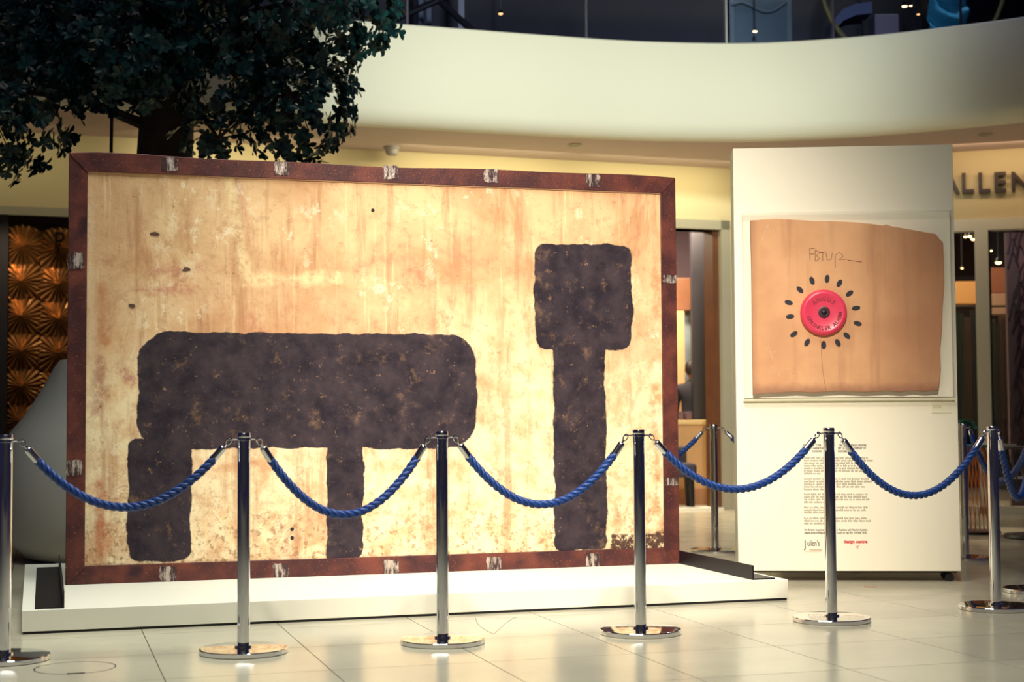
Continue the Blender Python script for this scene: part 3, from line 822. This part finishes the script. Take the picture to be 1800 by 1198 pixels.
line(1414, 962, 'J', 19, m_ink, .0008, .62); line(1419, 959, "ulien's", 14.5, m_ink, .0004, .60)
x, z = bpx(1425, 966); MB().box((x + .03, -.0004, z), (.075, .0006, .004)).build('logo_rule', plain('logo_tan', (190, 130, 100), .7), info, ang=0)
x, z = bpx(1416, 969); MB().box((x + .045, -.0004, z), (.105, .0006, .003)).build('logo_rule', plain('logo_pale', (225, 200, 165), .7), info, ang=0)
line(1483, 954, 'design centre', 8.2, m_red, .0010, .92)
x, z = bpx(1507, 960)
MB().tube([(x - .009, -.0005, z + .006), (x - .004, -.0005, z - .010), (x + .010, -.0005, z + .008)], .0016, 5).tube([(x - .002, -.0005, z + .002), (x + .004, -.0005, z - .016)], .0012, 5).build('logo_mark', m_red, info)
# little caption card
x0_, z1_ = bpx(1637, 708); x1_, z0_ = bpx(1672, 725)
card = MB().bb((x0_, -.004, z0_), (x1_, -.0002, z1_)).build('caption_card', m_acryledge, bd, ang=0)
mb = MB()
for k in range(2):
    for q in range(8): mb.box((x0_ + .010 + q*.0065, -.0043, z1_ - .018 - k*.011), (.0045, .0006, .005))
mb.build('caption_text', m_inkgrey, card, ang=0)

# ------------------------------------------------------------------ stanchions and ropes
ST = [((7,1160), 'chrome stanchion at far left beside the white planter'),
      ((428,1147), 'chrome stanchion in front of the mural left part, nearest the camera'),
      ((778,1130), 'chrome stanchion in front of the middle of the mural'),
      ((1126,1113), 'chrome stanchion in front of the mural right edge'),
      ((1462,1091), 'chrome stanchion in front of the white display board'),
      ((1751,1070), 'chrome stanchion standing right of the display board, rope on its left'),
      ((1823,1040), 'chrome stanchion at the right frame edge, mostly its base in view'),
      ((1697,983), 'chrome stanchion behind the display board right edge'),
      ((1257,970), 'chrome stanchion between the mural and the board, before the doorway')]
pos = [gp(*p) for p, _ in ST]; labs = [l for _, l in ST]
pos.append(Vector((0.35, 11.2, 0))); labs.append('chrome stanchion standing behind the framed mural')
SG = 'chrome rope stanchions around the display'
SH = 0.95
def make_stanchion(loc, rz, label):
    o = thing('rope_stanchion', label, 'stanchion', loc, rz, SG)
    MB().lathe([(.186,0),(.190,.004),(.190,.020),(.187,.0235),(.178,.0245),(.036,.0265)], 64).build('base_disc', m_chrome, o, ang=25)
    MB().lathe([(.0375,.0265),(.0375,.034),(.029,.036)], 32).build('base_collar', m_chrome, o)
    MB().lathe([(.0275,.034),(.0275,SH-.022)], 40).build('pole', m_chrome, o)
    MB().lathe([(.0275,SH-.022),(.0285,SH-.020),(.0285,SH-.004),(.026,SH),(.005,SH+.0005)], 40).build('top_cap', m_chrome, o)
    MB().lathe([(.0275,SH-.034),(.031,SH-.033),(.031,SH-.023),(.0275,SH-.022)], 40).build('collar_ring', m_chrome, o)
    for s in (-1, 1):
        e = MB().tube([(s*.029,0,SH-.028),(s*.048,0,SH-.028)], .004, 8)
        e.tube([(s*.058 + .011*math.cos(q), .011*math.sin(q), SH-.028) for q in [2*math.pi*k/16 for k in range(16)]], .0032, 6, closed=True)
        e.build('eyelet', m_chrome, o)
    return o
# ring bar direction of each post: along the row
ang = []
pairs = [(0,1),(1,2),(2,3),(3,4),(4,5),(5,6),(7,6),(8,7),(9,8)]
for i in range(len(pos)):
    dirs = [ (pos[b]-pos[a]).normalized() for a, b in pairs if i in (a, b)]
    d_ = dirs[0] if len(dirs) == 1 else dirs[0] + (dirs[1] if dirs[0].dot(dirs[1]) > 0 else -dirs[1])
    ang.append(math.atan2(d_.y, d_.x))
proto = make_stanchion(pos[0], ang[0], labs[0])
for i in range(1, len(pos)): dup(proto, pos[i], ang[i], labs[i], SG)

def rope(a, b, sag, label):
    ds_ = []
    for i, j in ((a, b), (b, a)):
        d0 = Vector((math.cos(ang[i]), math.sin(ang[i]), 0)); 
        if d0.dot(pos[j] - pos[i]) < 0: d0 = -d0
        ds_.append(pos[i] + d0*.062 + Vector((0, 0, SH - .030)))
    A, B = ds_
    N = 400
    pts = [A.lerp(B, k/N) - Vector((0, 0, 4*sag*(k/N)*(1-k/N))) for k in range(N+1)]
    L = [0.0]
    for k in range(N): L.append(L[-1] + (pts[k+1]-pts[k]).length)
    T = L[-1]
    def P(s):
        s = min(max(s, 0), T)
        lo = next(k for k in range(N) if L[k+1] >= s - 1e-9)
        return pts[lo].lerp(pts[lo+1], (s - L[lo]) / max(L[lo+1]-L[lo], 1e-9))
    mid = (A + B)/2
    o = thing('barrier_rope', label, 'rope', mid, 0, 'blue twisted barrier ropes')
    # hooks and sleeves
    for e in (0, 1):
        f = (lambda s: P(s) - mid) if e == 0 else (lambda s: P(T - s) - mid)
        hk = MB()
        d0 = (f(.035) - f(0)).normalized(); sd_ = Vector((-d0.y, d0.x, 0))
        sd_ = sd_.normalized() if sd_.length > .01 else Vector((1, 0, 0)); up_ = sd_.cross(d0).normalized()
        c0 = f(.008)
        hk.tube([c0 + d0*(.017*math.cos(q)) + up_*(.010*math.sin(q)) for q in [2*math.pi*k/18 for k in range(18)]], .0030, 6, closed=True)
        hk.tube([f(.024), f(.042)], [.005, .0055], 8)
        hk.build('snap_hook', m_chrome, o)
        ax = [f(.038 + .072*k/6) for k in range(7)]
        MB().tube([ax[0], ax[0].lerp(ax[1], .2), ax[0].lerp(ax[1], .4)] + ax[1:], [.0115, .0155, .0172] + [.0175]*6, 20).build('rope_sleeve', m_chrome, o)
    # three-strand cord
    s0, s1 = .104, T - .104; pitch = .094; ns = int((s1 - s0)/.0060)
    cord = MB(); ctr = [P(s0 + (s1-s0)*k/ns) - mid for k in range(ns+1)]
    hd = (B - A); hd.z = 0; hd.normalize(); lat = Vector((-hd.y, hd.x, 0))
    fr = []
    for k in range(ns+1):
        tg = (ctr[min(k+1, ns)] - ctr[max(k-1, 0)]).normalized(); fr.append((lat, tg.cross(lat).normalized()))
    for q in range(3):
        path = []
        for k in range(ns+1):
            th = 2*math.pi*((s1-s0)*k/ns/pitch) + q*2*math.pi/3
            path.append(ctr[k] + (fr[k][0]*math.cos(th) + fr[k][1]*math.sin(th))*.0098)
        cord.tube(path, .0101, 9)
    cord.build('twisted_cord', m_rope, o, ang=60)
    return o
RL = ['blue twisted rope hanging between the far left stanchion and the nearest one',
      'blue twisted rope hanging low across the mural left middle',
      'blue twisted rope hanging across the mural right middle',
      'blue twisted rope from the mural right edge to the post before the board',
      'blue twisted rope hanging in front of the display board right half',
      'steep blue rope loop between the two stanchions at the right frame edge',
      'blue rope from behind the board to the right frame edge post',
      'blue rope running behind the display board',
      'blue rope seen in the gap, going behind the framed mural']
SAG = [.285, .335, .31, .262, .318, .365, .33, .42, .30]
for (a, b), s_, l_ in zip(pairs, SAG, RL): rope(a, b, s_, l_)

# ------------------------------------------------------------------ big white planter and tree
TC = Vector((-2.62, 11.55, 0))
pt = thing('white_planter', 'huge white bulbous planter with a flared rim behind the mural left edge', 'planter', TC)
prf = [(.90,0),(1.00,.03),(1.09,.12),(1.15,.30),(1.165,.55),(1.15,.78),(1.10,.92),(1.01,1.03),(.93,1.15),(.86,1.27),(.79,1.40),(.755,1.45),(.72,1.455),(.70,1.42),(.74,1.30),(.80,1.15)]
MB().lathe(prf, 72).build('planter_body', m_vase, pt, ang=60)
MB().lathe([(.02,1.15),(.79,1.14),(.79,1.16),(.3,1.19),(.02,1.2)], 40).build('soil', plain('soil', (50, 38, 34), .95, var=.4, vs=20), pt)

tree = thing('potted_tree', 'large dark leafy tree growing from the white planter, overhanging the mural', 'tree', TC + Vector((0, 0, 1.19)))
TZ = 1.19
tk = [(-.0,0,0),(.02,0,.8),(-.02,.03,1.6),(.03,0,2.4),(0,.05,3.4)]
MB().tube([Vector(p) for p in tk], [.26,.23,.215,.20,.12], 16).build('trunk', m_bark, tree)
MB().tube([(-.42,.05,0),(-.43,.05,1.2),(-.42,.08,2.6)], [.02,.015,.012], 8).build('trunk', m_bark, tree)
EL = [  # crown lobes: centre x,y,z and radii in the world
    (-3.0, 11.5, 4.70, 2.0, 1.35, 1.22, 1000), (-1.66, 11.0, 4.02, .92, .75, .58, 480), (-1.56, 11.0, 3.34, .46, .45, .52, 240),
    (-2.02, 10.9, 3.50, .42, .45, .42, 150), (-3.80, 10.8, 3.36, .80, .65, .70, 480), (-2.75, 10.7, 3.62, .66, .55, .44, 300),
    (-1.95, 11.1, 4.7, 1.0, .9, .6, 300), (-4.6, 11.2, 3.9, .8, .7, .9, 240), (-2.1, 10.95, 3.02, .35, .3, .18, 26), (-3.3, 11.0, 3.75, .8, .6, .5, 320)]
clusters = []
for (cx, cy, cz, rx, ry, rz_, n) in EL:
    for k in range(n):
        while True:
            p = Vector((random.uniform(-1,1), random.uniform(-1,1), random.uniform(-1,1)))
            if .35 < p.length < 1: break
        p = p.normalized() * (p.length ** .5)
        clusters.append((Vector((cx + p.x*rx, cy + p.y*ry, cz + p.z*rz_)), Vector((p.x, p.y, p.z + .35)).normalized()))
def leaf_geo(L_, Wd, fold):
    prof_ = [(0, .03), (.25, .55), (.6, 1.0), (.85, .75), (1.0, .12)]
    vs = []; fs = []
    for s, wv in prof_:
        x = s*L_; zc = -0.10*L_*s*s
        vs += [(x, -wv*Wd/2, zc + fold*wv*Wd), (x, 0, zc), (x, wv*Wd/2, zc + fold*wv*Wd)]
    for i in range(4):
        a = i*3
        fs += [(a, a+3, a+4, a+1), (a+1, a+4, a+5, a+2)]
    return vs, fs
lv, lf = leaf_geo(1.0, .56, .16)
front = []; back = []
for c, nrm in clusters:
    ax = (nrm + Vector((random.uniform(-.5,.5), random.uniform(-.5,.5), random.uniform(-.3,.4)))).normalized()
    q0 = ax.to_track_quat('Z', 'X').to_matrix()
    nl = random.choice((5, 6, 6, 7, 8)); ph = random.random()*6.28
    for k in range(nl):
        M3 = q0 @ Matrix.Rotation(ph + k*2*math.pi/nl + random.uniform(-.2,.2), 3, 'Z') @ Matrix.Rotation(-random.uniform(.0,.7), 3, 'Y')
        sz = random.uniform(.052, .086)
        rec = (c, M3, sz)
        back.append(rec)
# the 300 leaves nearest the camera inside the frame become parts of their own
def inview(c): return c.z < HC + (1.008*0 + 4.05 - HC) * c.y/11.0 and c.y < 14
cand = sorted([r for r in back if inview(r[0])], key=lambda r: r[0].y)[:290]
ids = set(id(r) for r in cand)
lm = MB().add(lv, lf).mesh('leaf', m_leaf, 60, fix=False)
for c, M3, sz in cand:
    o = bpy.data.objects.new('leaf', lm); COL.objects.link(o); o.parent = tree
    o.matrix_local = Matrix.Translation(c - TC - Vector((0,0,TZ))) @ M3.to_4x4() @ Matrix.Scale(sz, 4)
mb = MB(); off = TC + Vector((0, 0, TZ))
for r in back:
    if id(r) in ids: continue
    c, M3, sz = r
    mb.add([M3 @ (Vector(p)*sz) + c - off for p in lv], lf)
stuff(mb.build('foliage', m_leaf, tree, ang=60, fix=False))
tw = MB()
for (cx, cy, cz, rx, ry, rz_, n) in EL:
    c = Vector((cx, cy, cz)) - off; b0 = Vector((random.uniform(-.1,.1), random.uniform(-.1,.1), random.uniform(1.9, 2.4)))
    tw.tube([b0, b0.lerp(c, .5) + Vector((0,0,.12)), c], [.05,.03,.012], 6)
    for k in range(9):
        p = Vector((random.uniform(-1,1)*rx, random.uniform(-1,1)*ry, random.uniform(-1,1)*rz_))*.8
        tw.tube([c, c + p*.5 + Vector((0,0,.04)), c + p], [.010,.006,.003], 5)
stuff(tw.build('twigs', m_bark, tree))

# ------------------------------------------------------------------ gilded starburst shopfront, far left
sf = thing('gilded_shopfront', 'gilded starburst relief panels of the left shopfront', 'shopfront', W0, WA)
MB().bb((-4.0, 0.06, 0), (1.9, 0.12, ZP - .06)).build('backing_panel', m_bronze, sf, ang=0)
t0, _ = wpx(14, 500)
MB().bb((t0 - .4, -0.02, 0), (t0, 0.06, ZP - .06)).build('shopfront_post', m_black, sf, ang=0)
tA, zA = wpx(38, 494); tB, zB = wpx(104, 499)
stepz = zA - wpx(38, 556)[1]; stepx = tB - tA
def burst_mesh(seed):
    rr = random.Random(seed); mb = MB(); n = 44
    vs = [(0, -.085, 0)]; 
    for ri, (rad_, hz, alt) in enumerate(((.05, .066, .012), (.12, .040, .016), (stepx*.58, .014, .016), (stepx*.66, 0.0, 0.0))):
        for k in range(n):
            a = 2*math.pi*k/n; rj = rad_*(1 + (.16*rr.random() if ri == 2 else 0)*(k % 2))
            vs.append((rj*math.cos(a), -(hz + (alt*rr.uniform(.4, 1.2) if k % 2 else -alt*.4)), rj*math.sin(a)))
    fs = [(0, 1+(k+1) % n, 1+k) for k in range(n)]
    for ri in range(3):
        o_ = 1 + ri*n
        fs += [(o_+k, o_+(k+1) % n, o_+n+(k+1) % n, o_+n+k) for k in range(n)]
    return mb.add(vs, fs).mesh('starburst', m_gold, 12)
bms = [burst_mesh(s) for s in (1, 2, 3)]
for i in range(0, 6):
    for j in range(-5, 4):
        x = tA + stepx*i; z = (zA if i % 2 == 0 else zB) + j*stepz*.99
        if z > ZP - .1 or z < .1: continue
        o = bpy.data.objects.new('starburst', bms[(i*3 + j) % 3]); COL.objects.link(o); o.parent = sf
        o.location = (x, 0.055, z)
tP, zP_ = wpx(93, 440)
MB().text('P', 0.25, 0.012, Matrix.Translation((tP, -.06, zP_)) @ Matrix.Rotation(math.pi/2, 4, 'X'), sx=.85).build('sign_letter', m_black, sf, ang=0)
p = LW(tA + .05, -.55, 2.15)
spot('panel_spot', (p.x - .3, p.y - .3, 3.3), LW(tA, 0, 2.0), 56, 1.0, 130, (1.0, 0.78, 0.52), 0.05)

# ------------------------------------------------------------------ right shop: sign, interior
sg = thing('shop_sign', 'dark raised shop sign letters on the right fascia', 'sign', S0, SA)
for chh, u in (('A', 1655), ('L', 1689), ('L', 1718), ('E', 1746), ('N', 1776)):
    tx, zz = spx(u, 340 - (u - 1690)*.02)
    MB().text(chh, .29, .022, Matrix.Translation((tx, -.045, zz)) @ Matrix.Rotation(math.pi/2, 4, 'X'), sx=.92, bold=.006).build('sign_letter', m_letter, sg, ang=0)
ins = lambda u, v, Y: at(u, v, Y)
def slab_thing(name, u0, v0, u1, v1, Y, d, m, label, cat, z0=None):
    a = at(u0, v1, Y); b = at(u1, v0, Y)
    zz0 = a.z if z0 is None else z0
    return tag(MB().bb((a.x, Y, zz0), (b.x, Y + d, b.z)).build(name, m, ang=0, bevel=.006), label, cat)
slab_thing('wall_shelf', 1640, 494, 1722, 534, 18.6, .3, plain('pelmet_tan', (214, 160, 96), .6), 'tan display pelmet inside the right shop, left pane', 'shelf')  # one even tan for the whole pelmet
slab_thing('wall_shelf', 1736, 515, 1800, 552, 18.4, .3, plain('beige', (176, 140, 116), .6), 'beige display pelmet inside the right shop, right pane', 'shelf')
slab_thing('cabinet_box', 1736, 470, 1775, 514.5, 18.42, .26, plain('rust_box', (140, 84, 58), .6), 'rust brown box above the right shop pelmet', 'box')
cols = [(46, 34, 40), (34, 52, 46), (78, 50, 40), (30, 30, 44), (60, 62, 52), (40, 30, 36), (88, 58, 44), (28, 40, 38)]
desc = ['plum brown', 'dark green', 'russet', 'navy', 'olive grey', 'dark plum', 'tan brown', 'forest green']
for k in range(8):
    u = 1676 + k*12.2 if k < 4 else 1742 + (k-4)*9.5
    x = at(u, 560, 18.2).x; z1 = at(u, 545 + 6*(k % 3) + (0 if k < 4 else 10), 18.2).z; mb = MB(); wv = .085
    n = 12; top_ = [(x - wv/2 + wv*i/n, 18.2 + .02*math.sin(i*1.6 + k)) for i in range(n+1)]
    poly = top_ + [(a, b + .012) for a, b in reversed(top_)]
    tag(mb.prismz(poly, .35, z1).build('hanging_fabric', plain('fabric', cols[k], .85, var=.35, vs=9), ang=50),
        desc[k] + ' fabric length hanging in the right shop', 'fabric', None)
rl = at(1676, 543, 18.2); 
tag(MB().tube([(rl.x - .1, 18.21, rl.z + .03), (at(1800, 543, 18.2).x, 18.21, rl.z + .03)], .012, 8).build('fabric_rail', m_steel), 'dark rail carrying hanging fabrics in the right shop', 'rail')
# branch-patterned column
pc0 = at(1770, 500, 16.3); pc1 = at(1830, 500, 16.3)
pc = thing('patterned_panel', 'tall mauve panel with dark branching lines at the right edge', 'panel', (pc0.x, 16.3, 0))
pwid = pc1.x - pc0.x
MB().bb((0, 0, 0), (pwid, .06, 2.95)).build('panel_body', plain('mauve', (110, 88, 92), .6), pc, ang=0)
mb = MB(); rr = random.Random(5)
for k in range(34):
    x = rr.uniform(.01, pwid - .12); z = .2 + 2.6*k/34
    for s in (0,):
        mb.tube([(x, -.004, z), (x + .03, -.004, z + .10), (x + .035 + .04*rr.random(), -.004, z + .26), (min(pwid - .01, x + .10), -.004, z + .36)], [.013, .011, .009, .006], 6)
        mb.tube([(min(pwid-.01, x + .12), -.004, z), (x + .06, -.004, z + .16), (x + .03, -.004, z + .10)], [.007, .009, .008], 6)
stuff(mb.build('branch_lines', plain('plum_line', (58, 40, 52), .6), pc))
# shop lamps
def lampthing(u, v, Y, r_, label, m=m_lamp):
    p = at(u, v, Y)
    o = thing('spot_lamp', label, 'lamp', p)
    MB().lathe([(r_*.45, r_*1.4), (r_*.6, r_*1.2), (r_*1.05, 0.0), (r_*.95, 0.0)], 14).build('lamp_housing', m_black, o)
    MB().lathe([(r_*.2, -r_*.5), (r_*.75, -r_*.2), (r_*.9, .0), (r_*.5, r_*.4)], 12).build('bulb', m, o)
    MB().tube([(0, 0, r_*1.4), (0, 0, max(r_*1.4 + .25, (ZS - p.z) if p.z < ZS else r_*1.4 + .6))], .006, 6).build('stem', m_black, o)
    return o
for u, v, Y, r_, d_ in ((1706, 415, 17.2, .035, 'upper bright'), (1697, 416, 17.5, .022, 'small left'), (1711, 420, 17.0, .030, 'lower bright'), (1741, 440, 17.1, .026, 'dimmer upper'), (1755, 461, 17.0, .040, 'large lower'), (1691, 471, 17.6, .018, 'tiny lowest left')):
    lampthing(u, v, Y, r_, d_ + ' spot lamp glowing inside the right shop')
# ------------------------------------------------------------------ upper gallery
gb = thing('glass_balustrade', 'clear glass balustrade panels along the top of the white gallery', 'balustrade')
ng = 9
for k in range(0, len(edge) - 1, 12):
    a, b = edge[k], edge[min(k+12, len(edge)-1)]
    d_ = (b - a); L_ = d_.length; an_ = math.atan2(d_.y, d_.x)
    MB().bb((.012, .06, 0), (L_ - .012, .075, 1.0)).build('glass_pane', m_glass2, gb, ang=0, loc=(a.x, a.y, ZB - .01), rz=an_)
    if k: MB().bb((-.010, .055, 0), (.010, .08, 1.0)).build('glass_joint', m_navy, gb, ang=0, loc=(a.x, a.y, ZB - .01), rz=an_)
def up(u, v, Y): return at(u, v, Y)
a = up(806, 45, 15.6); b = up(816, -20, 15.6)
tag(MB().bb((a.x, 15.6, 4.2), (b.x, 15.75, 6.6)).build('slim_column', plain('pale_column', (120, 128, 132), .5), ang=0), 'slim pale column on the upper gallery near the tree', 'column')
for k, (u0, u1) in enumerate(((736, 744), (750, 758))):
    a = up(u0, 40, 16.0); b = up(u1, 0, 16.0)
    tag(MB().bb((a.x, 16.0, 4.2), (b.x, 16.05, 6.3)).build('upright_slat', plain('slat_teal', (74, 90, 104), .5), ang=0), ('left' if k == 0 else 'right') + ' blue grey upright slat behind the gallery easel', 'slat')
ez = thing('display_easel', 'dark A-shaped easel legs on the upper gallery beside the tree', 'easel')
pts = [up(712, 26, 15.2), up(771, 0, 15.2), up(815, 40, 15.2)]
d_ = (pts[0] - pts[1]); dn_ = (pts[2] - pts[1])
for q in (d_, dn_):
    tz = (pts[1].z - 4.2) / max(.05, -q.z)
    MB().tube([pts[1] - q*.4, pts[1] + q*min(tz, 2.4)], .035, 8).build('leg', m_black, ez)
a = up(1283, 70, 16.9); b = up(1390, -20, 16.9)
gd = thing('glazed_door', 'grey green glazed door panel on the upper gallery', 'door', (a.x, 16.9, 4.19))
MB().bb((0, 0, 0), (b.x - a.x, .05, 2.3)).build('door_panel', m_tealglass, gd, ang=0)
for x in (0, b.x - a.x - .05): MB().bb((x, -.02, 0), (x + .05, -.001, 2.3)).build('door_stile', plain('stile', (104, 128, 128), .4), gd, ang=0)
pw_ = [(up(1285+i*7, [8, 6, 4, 3, 6, 9, 13, 16, 19, 20, 19, 17, 12, 7, 2][i], 16.87) - Vector((a.x, 16.9, 4.19))) for i in range(15)]
MB().tube(pw_, .022, 8).build('garland', plain('garland', (120, 136, 140), .6), gd)
hp = thing('cane_hoop', 'yellow bent cane hoop on the upper gallery', 'hoop', up(1540, -60, 15.3))
hp.location = up(1605, -40, 15.3)
MB().box((0, 0, -1.07), (.5, .3, .28)).build('hoop_base', m_black, hp, bevel=.02)
MB().tube([(.935*math.cos(q), 0, .935*math.sin(q)) for q in [2*math.pi*k/40 for k in range(40)]], .026, 8, closed=True).build('hoop', m_hoop, hp)
sh = thing('shell_chair', 'blue grey curved shell chair behind the gallery glass', 'chair', (up(1500, 30, 15.5).x, 15.5, 4.19))
c0 = up(1500, 30, 15.5)
pts = [(up(u, v, 15.5) - Vector((c0.x, 15.5, 4.19))) for u, v in ((1468, 42), (1482, 26), (1505, 16), (1533, 13))]
mb = MB(); n = len(pts)
vs = [];
for p in pts: vs += [p + Vector((0, 0, .06)), p - Vector((0, 0, .06)), p + Vector((0, .5, -.04)), p + Vector((0, .5, .08))]
fs = []
for i in range(n-1):
    for k in range(4): fs.append((i*4+k, i*4+(k+1) % 4, (i+1)*4+(k+1) % 4, (i+1)*4+k))
fs += [(3, 2, 1, 0), tuple((n-1)*4+k for k in range(4))]
mb.add(vs, fs).build('shell', m_shell, sh, ang=60)
for sx in (-.12, .14): MB().tube([(sx, .2, pts[1].z), (sx*1.3, .2, 0)], .014, 6).build('leg', m_black, sh)
a = up(1538, 48, 15.4); b = up(1580, 24, 15.4)
tag(MB().bb((a.x, 15.4, 4.19), (b.x, 15.7, b.z)).build('grey_box', m_grey, ang=0, bevel=.01), 'mauve grey display box on the upper gallery', 'box')
# turquoise throw over a stand
a = up(1632, 40, 15.0); b = up(1700, -10, 15.0)
thr = thing('draped_throw', 'turquoise draped cloth behind the gallery glass at upper right', 'cloth', (a.x, 15.0, 4.19))
mb = MB(); nx, nz = 22, 40; wv = b.x - a.x; ht = b.z - 4.19 + .25
vs = []
for j in range(nz+1):
    for i in range(nx+1):
        x = wv*i/nx; z = ht*j/nz
        vs.append((x, -.05*math.sin(z*22 + 3.0*math.sin(x*7) + x*5) - .02*math.sin(z*41 + x*17), z))
fs = [(j*(nx+1)+i, j*(nx+1)+i+1, (j+1)*(nx+1)+i+1, (j+1)*(nx+1)+i) for j in range(nz) for i in range(nx)]
oth = mb.add(vs, fs).build('cloth', m_blue, thr, ang=60)
sld = oth.modifiers.new('solid', 'SOLIDIFY'); sld.thickness = .01; sld.offset = 1
MB().bb((.02, .10, 0), (wv - .02, .3, ht - .02)).build('stand', m_black, thr, ang=0)
for u, v, Y, r_, d_ in ((880, 24, 16.4, .028, 'lone orange'), (1327, 55, 16.6, .026, 'warm'), (1511, 9, 16.3, .024, 'pale'), (1590, 11, 16.3, .030, 'left paired'), (1601, 10, 16.2, .016, 'right paired'), (1614, 25, 16.3, .018, 'low orange')):
    o = lampthing(u, v, Y, r_, d_ + ' lamp on the upper gallery', m_lamp2 if 'orange' in d_ else m_lamp)

for k, (x, y) in enumerate(((1.9, 15.9), (4.3, 14.5))):
    spot('added_upper_light', (x, y, 7.4), (x + .1, y + .5, 4.6), 60, 1.0, 110, (0.92, 0.97, 1.0), .1)  # unseen spots added to brighten the turquoise cloth and gallery pieces
# ------------------------------------------------------------------ ceiling fittings
p = gp(689, 258, ZS)
sm = thing('ceiling_speaker', 'white dome fitting on the gallery soffit above the mural', 'ceiling fitting', p)
MB().lathe([(.085, 0), (.085, -.02), (.070, -.03), (.062, -.07), (.045, -.085), (.01, -.088)], 24).build('dome', m_grey and plain('dome_grey', (150, 146, 146), .5), sm)
for u, v, d_ in ((1010, 254, 'left'), (1731, 236, 'right')):
    p = gp(u, v, ZS)
    o = thing('recessed_light', d_ + ' recessed round fitting in the gallery soffit', 'ceiling fitting', p)
    MB().lathe([(.07, 0), (.075, -.008), (.055, -.010), (.050, -.002)], 24).build('bezel', m_trim, o)

# ------------------------------------------------------------------ floor fittings
p = gp(132, 1173)
fc = thing('floor_box_cover', 'round access cover let into the tiles at lower left', 'floor cover', p, FA)
MB().add(*[( [(r_*math.cos(2*math.pi*k/64), r_*math.sin(2*math.pi*k/64), .0006) for r_ in (.158, .163) for k in range(64)] ), [(k, (k+1) % 64, 64+(k+1) % 64, 64+k) for k in range(64)]]).build('cover_joint', m_dark, fc, ang=0)
MB().bb((-.035, -.150, .0002), (.035, -.135, .0012)).build('lift_slot', m_dark, fc, ang=0)
q = [gp(u, v) for u, v in ((836, 1085), (838, 1094), (846, 1102), (857, 1109), (868, 1114), (876, 1107), (886, 1097), (897, 1089), (907, 1084))]
c0 = q[0].copy()
tag(MB().tube([p - c0 for p in q], .0012, 5).build('floor_patch_joint', m_joint, loc=c0), 'thin curved joint line in the tiles at the plinth front', 'joint line')
p = gp(1530, 1031)
tag(MB().lathe([(.038, 0), (.038, .003), (.034, .004), (.01, .004)], 20).build('floor_disc', plain('disc', (150, 120, 100), .5), loc=p), 'small round metal disc on the floor before the display board', 'floor disc')

# ------------------------------------------------------------------ cafe corner at the right
tbp = Vector((at(1722, 938, 13.0).x, 13.25, 0))
ct = thing('cafe_table', 'teal topped round table on a copper wire drum, right of the board', 'table', tbp)
MB().lathe([(.30, .735), (.305, .74), (.305, .755), (.30, .76), (.01, .76)], 40).build('tabletop', m_teal, ct)
wires = MB(); nW = 40
for k in range(nW):
    a = 2*math.pi*k/nW
    wires.tube([(.24*math.cos(a), .24*math.sin(a), .01), (.22*math.cos(a + .1), .22*math.sin(a + .1), .35), (.13*math.cos(a + .3), .13*math.sin(a + .3), .735)], .0045, 5)
stuff(wires.build('wire_drum', m_copper, ct))
MB().lathe([(.245, 0), (.25, .01), (.245, .02), (.18, .02)], 40).build('drum_base', m_black, ct)
spp = thing('potted_succulent', 'spiky green succulent in a black pot on the teal table', 'plant', tbp + Vector((-.05, -.05, .7605)))
MB().lathe([(.055, 0), (.075, .06), (.082, .12), (.078, .125), (.07, .115)], 24).build('pot', m_pot, spp)
mb_l, mb_f = leaf_geo(1.0, .34, .3)
slm = MB().add(mb_l, mb_f).mesh('succulent_leaf', m_succ, 60, fix=False)
for k in range(46):
    el = R(15 + 65*(k/46)); az = k*2.4
    o = bpy.data.objects.new('leaf', slm); COL.objects.link(o); o.parent = spp
    o.matrix_local = Matrix.Translation((0, 0, .115)) @ Matrix.Rotation(az, 4, 'Z') @ Matrix.Rotation(-el, 4, 'Y') @ Matrix.Scale(.125 - .02*(k/46), 4)
# slatted lounge chair
lp = Vector((at(1815, 930, 12.6).x + .1, 12.65, 0))
lc = thing('slatted_chair', 'dark chair with grey slatted curved back at the right edge', 'chair', lp)
MB().lathe([(.30, 0), (.31, .01), (.30, .03), (.04, .04), (.04, .36), (.2, .40)], 32).build('chair_base', m_black, lc)
MB().lathe([(.05, .40), (.34, .40), (.37, .43), (.36, .49), (.05, .50)], 32).build('seat', m_seat, lc)
for k in range(22):
    a = R(100 + 250*k/21)
    MB().tube([(.35*math.cos(a), .35*math.sin(a), .47), (.39*math.cos(a), .39*math.sin(a), .62), (.41*math.cos(a), .41*math.sin(a), .74)], .009, 6).build('slat', m_wicker, lc)
MB().tube([(.41*math.cos(R(100 + 250*k/40)), .41*math.sin(R(100 + 250*k/40)), .745) for k in range(41)], .014, 8).build('back_rail', m_wicker, lc)
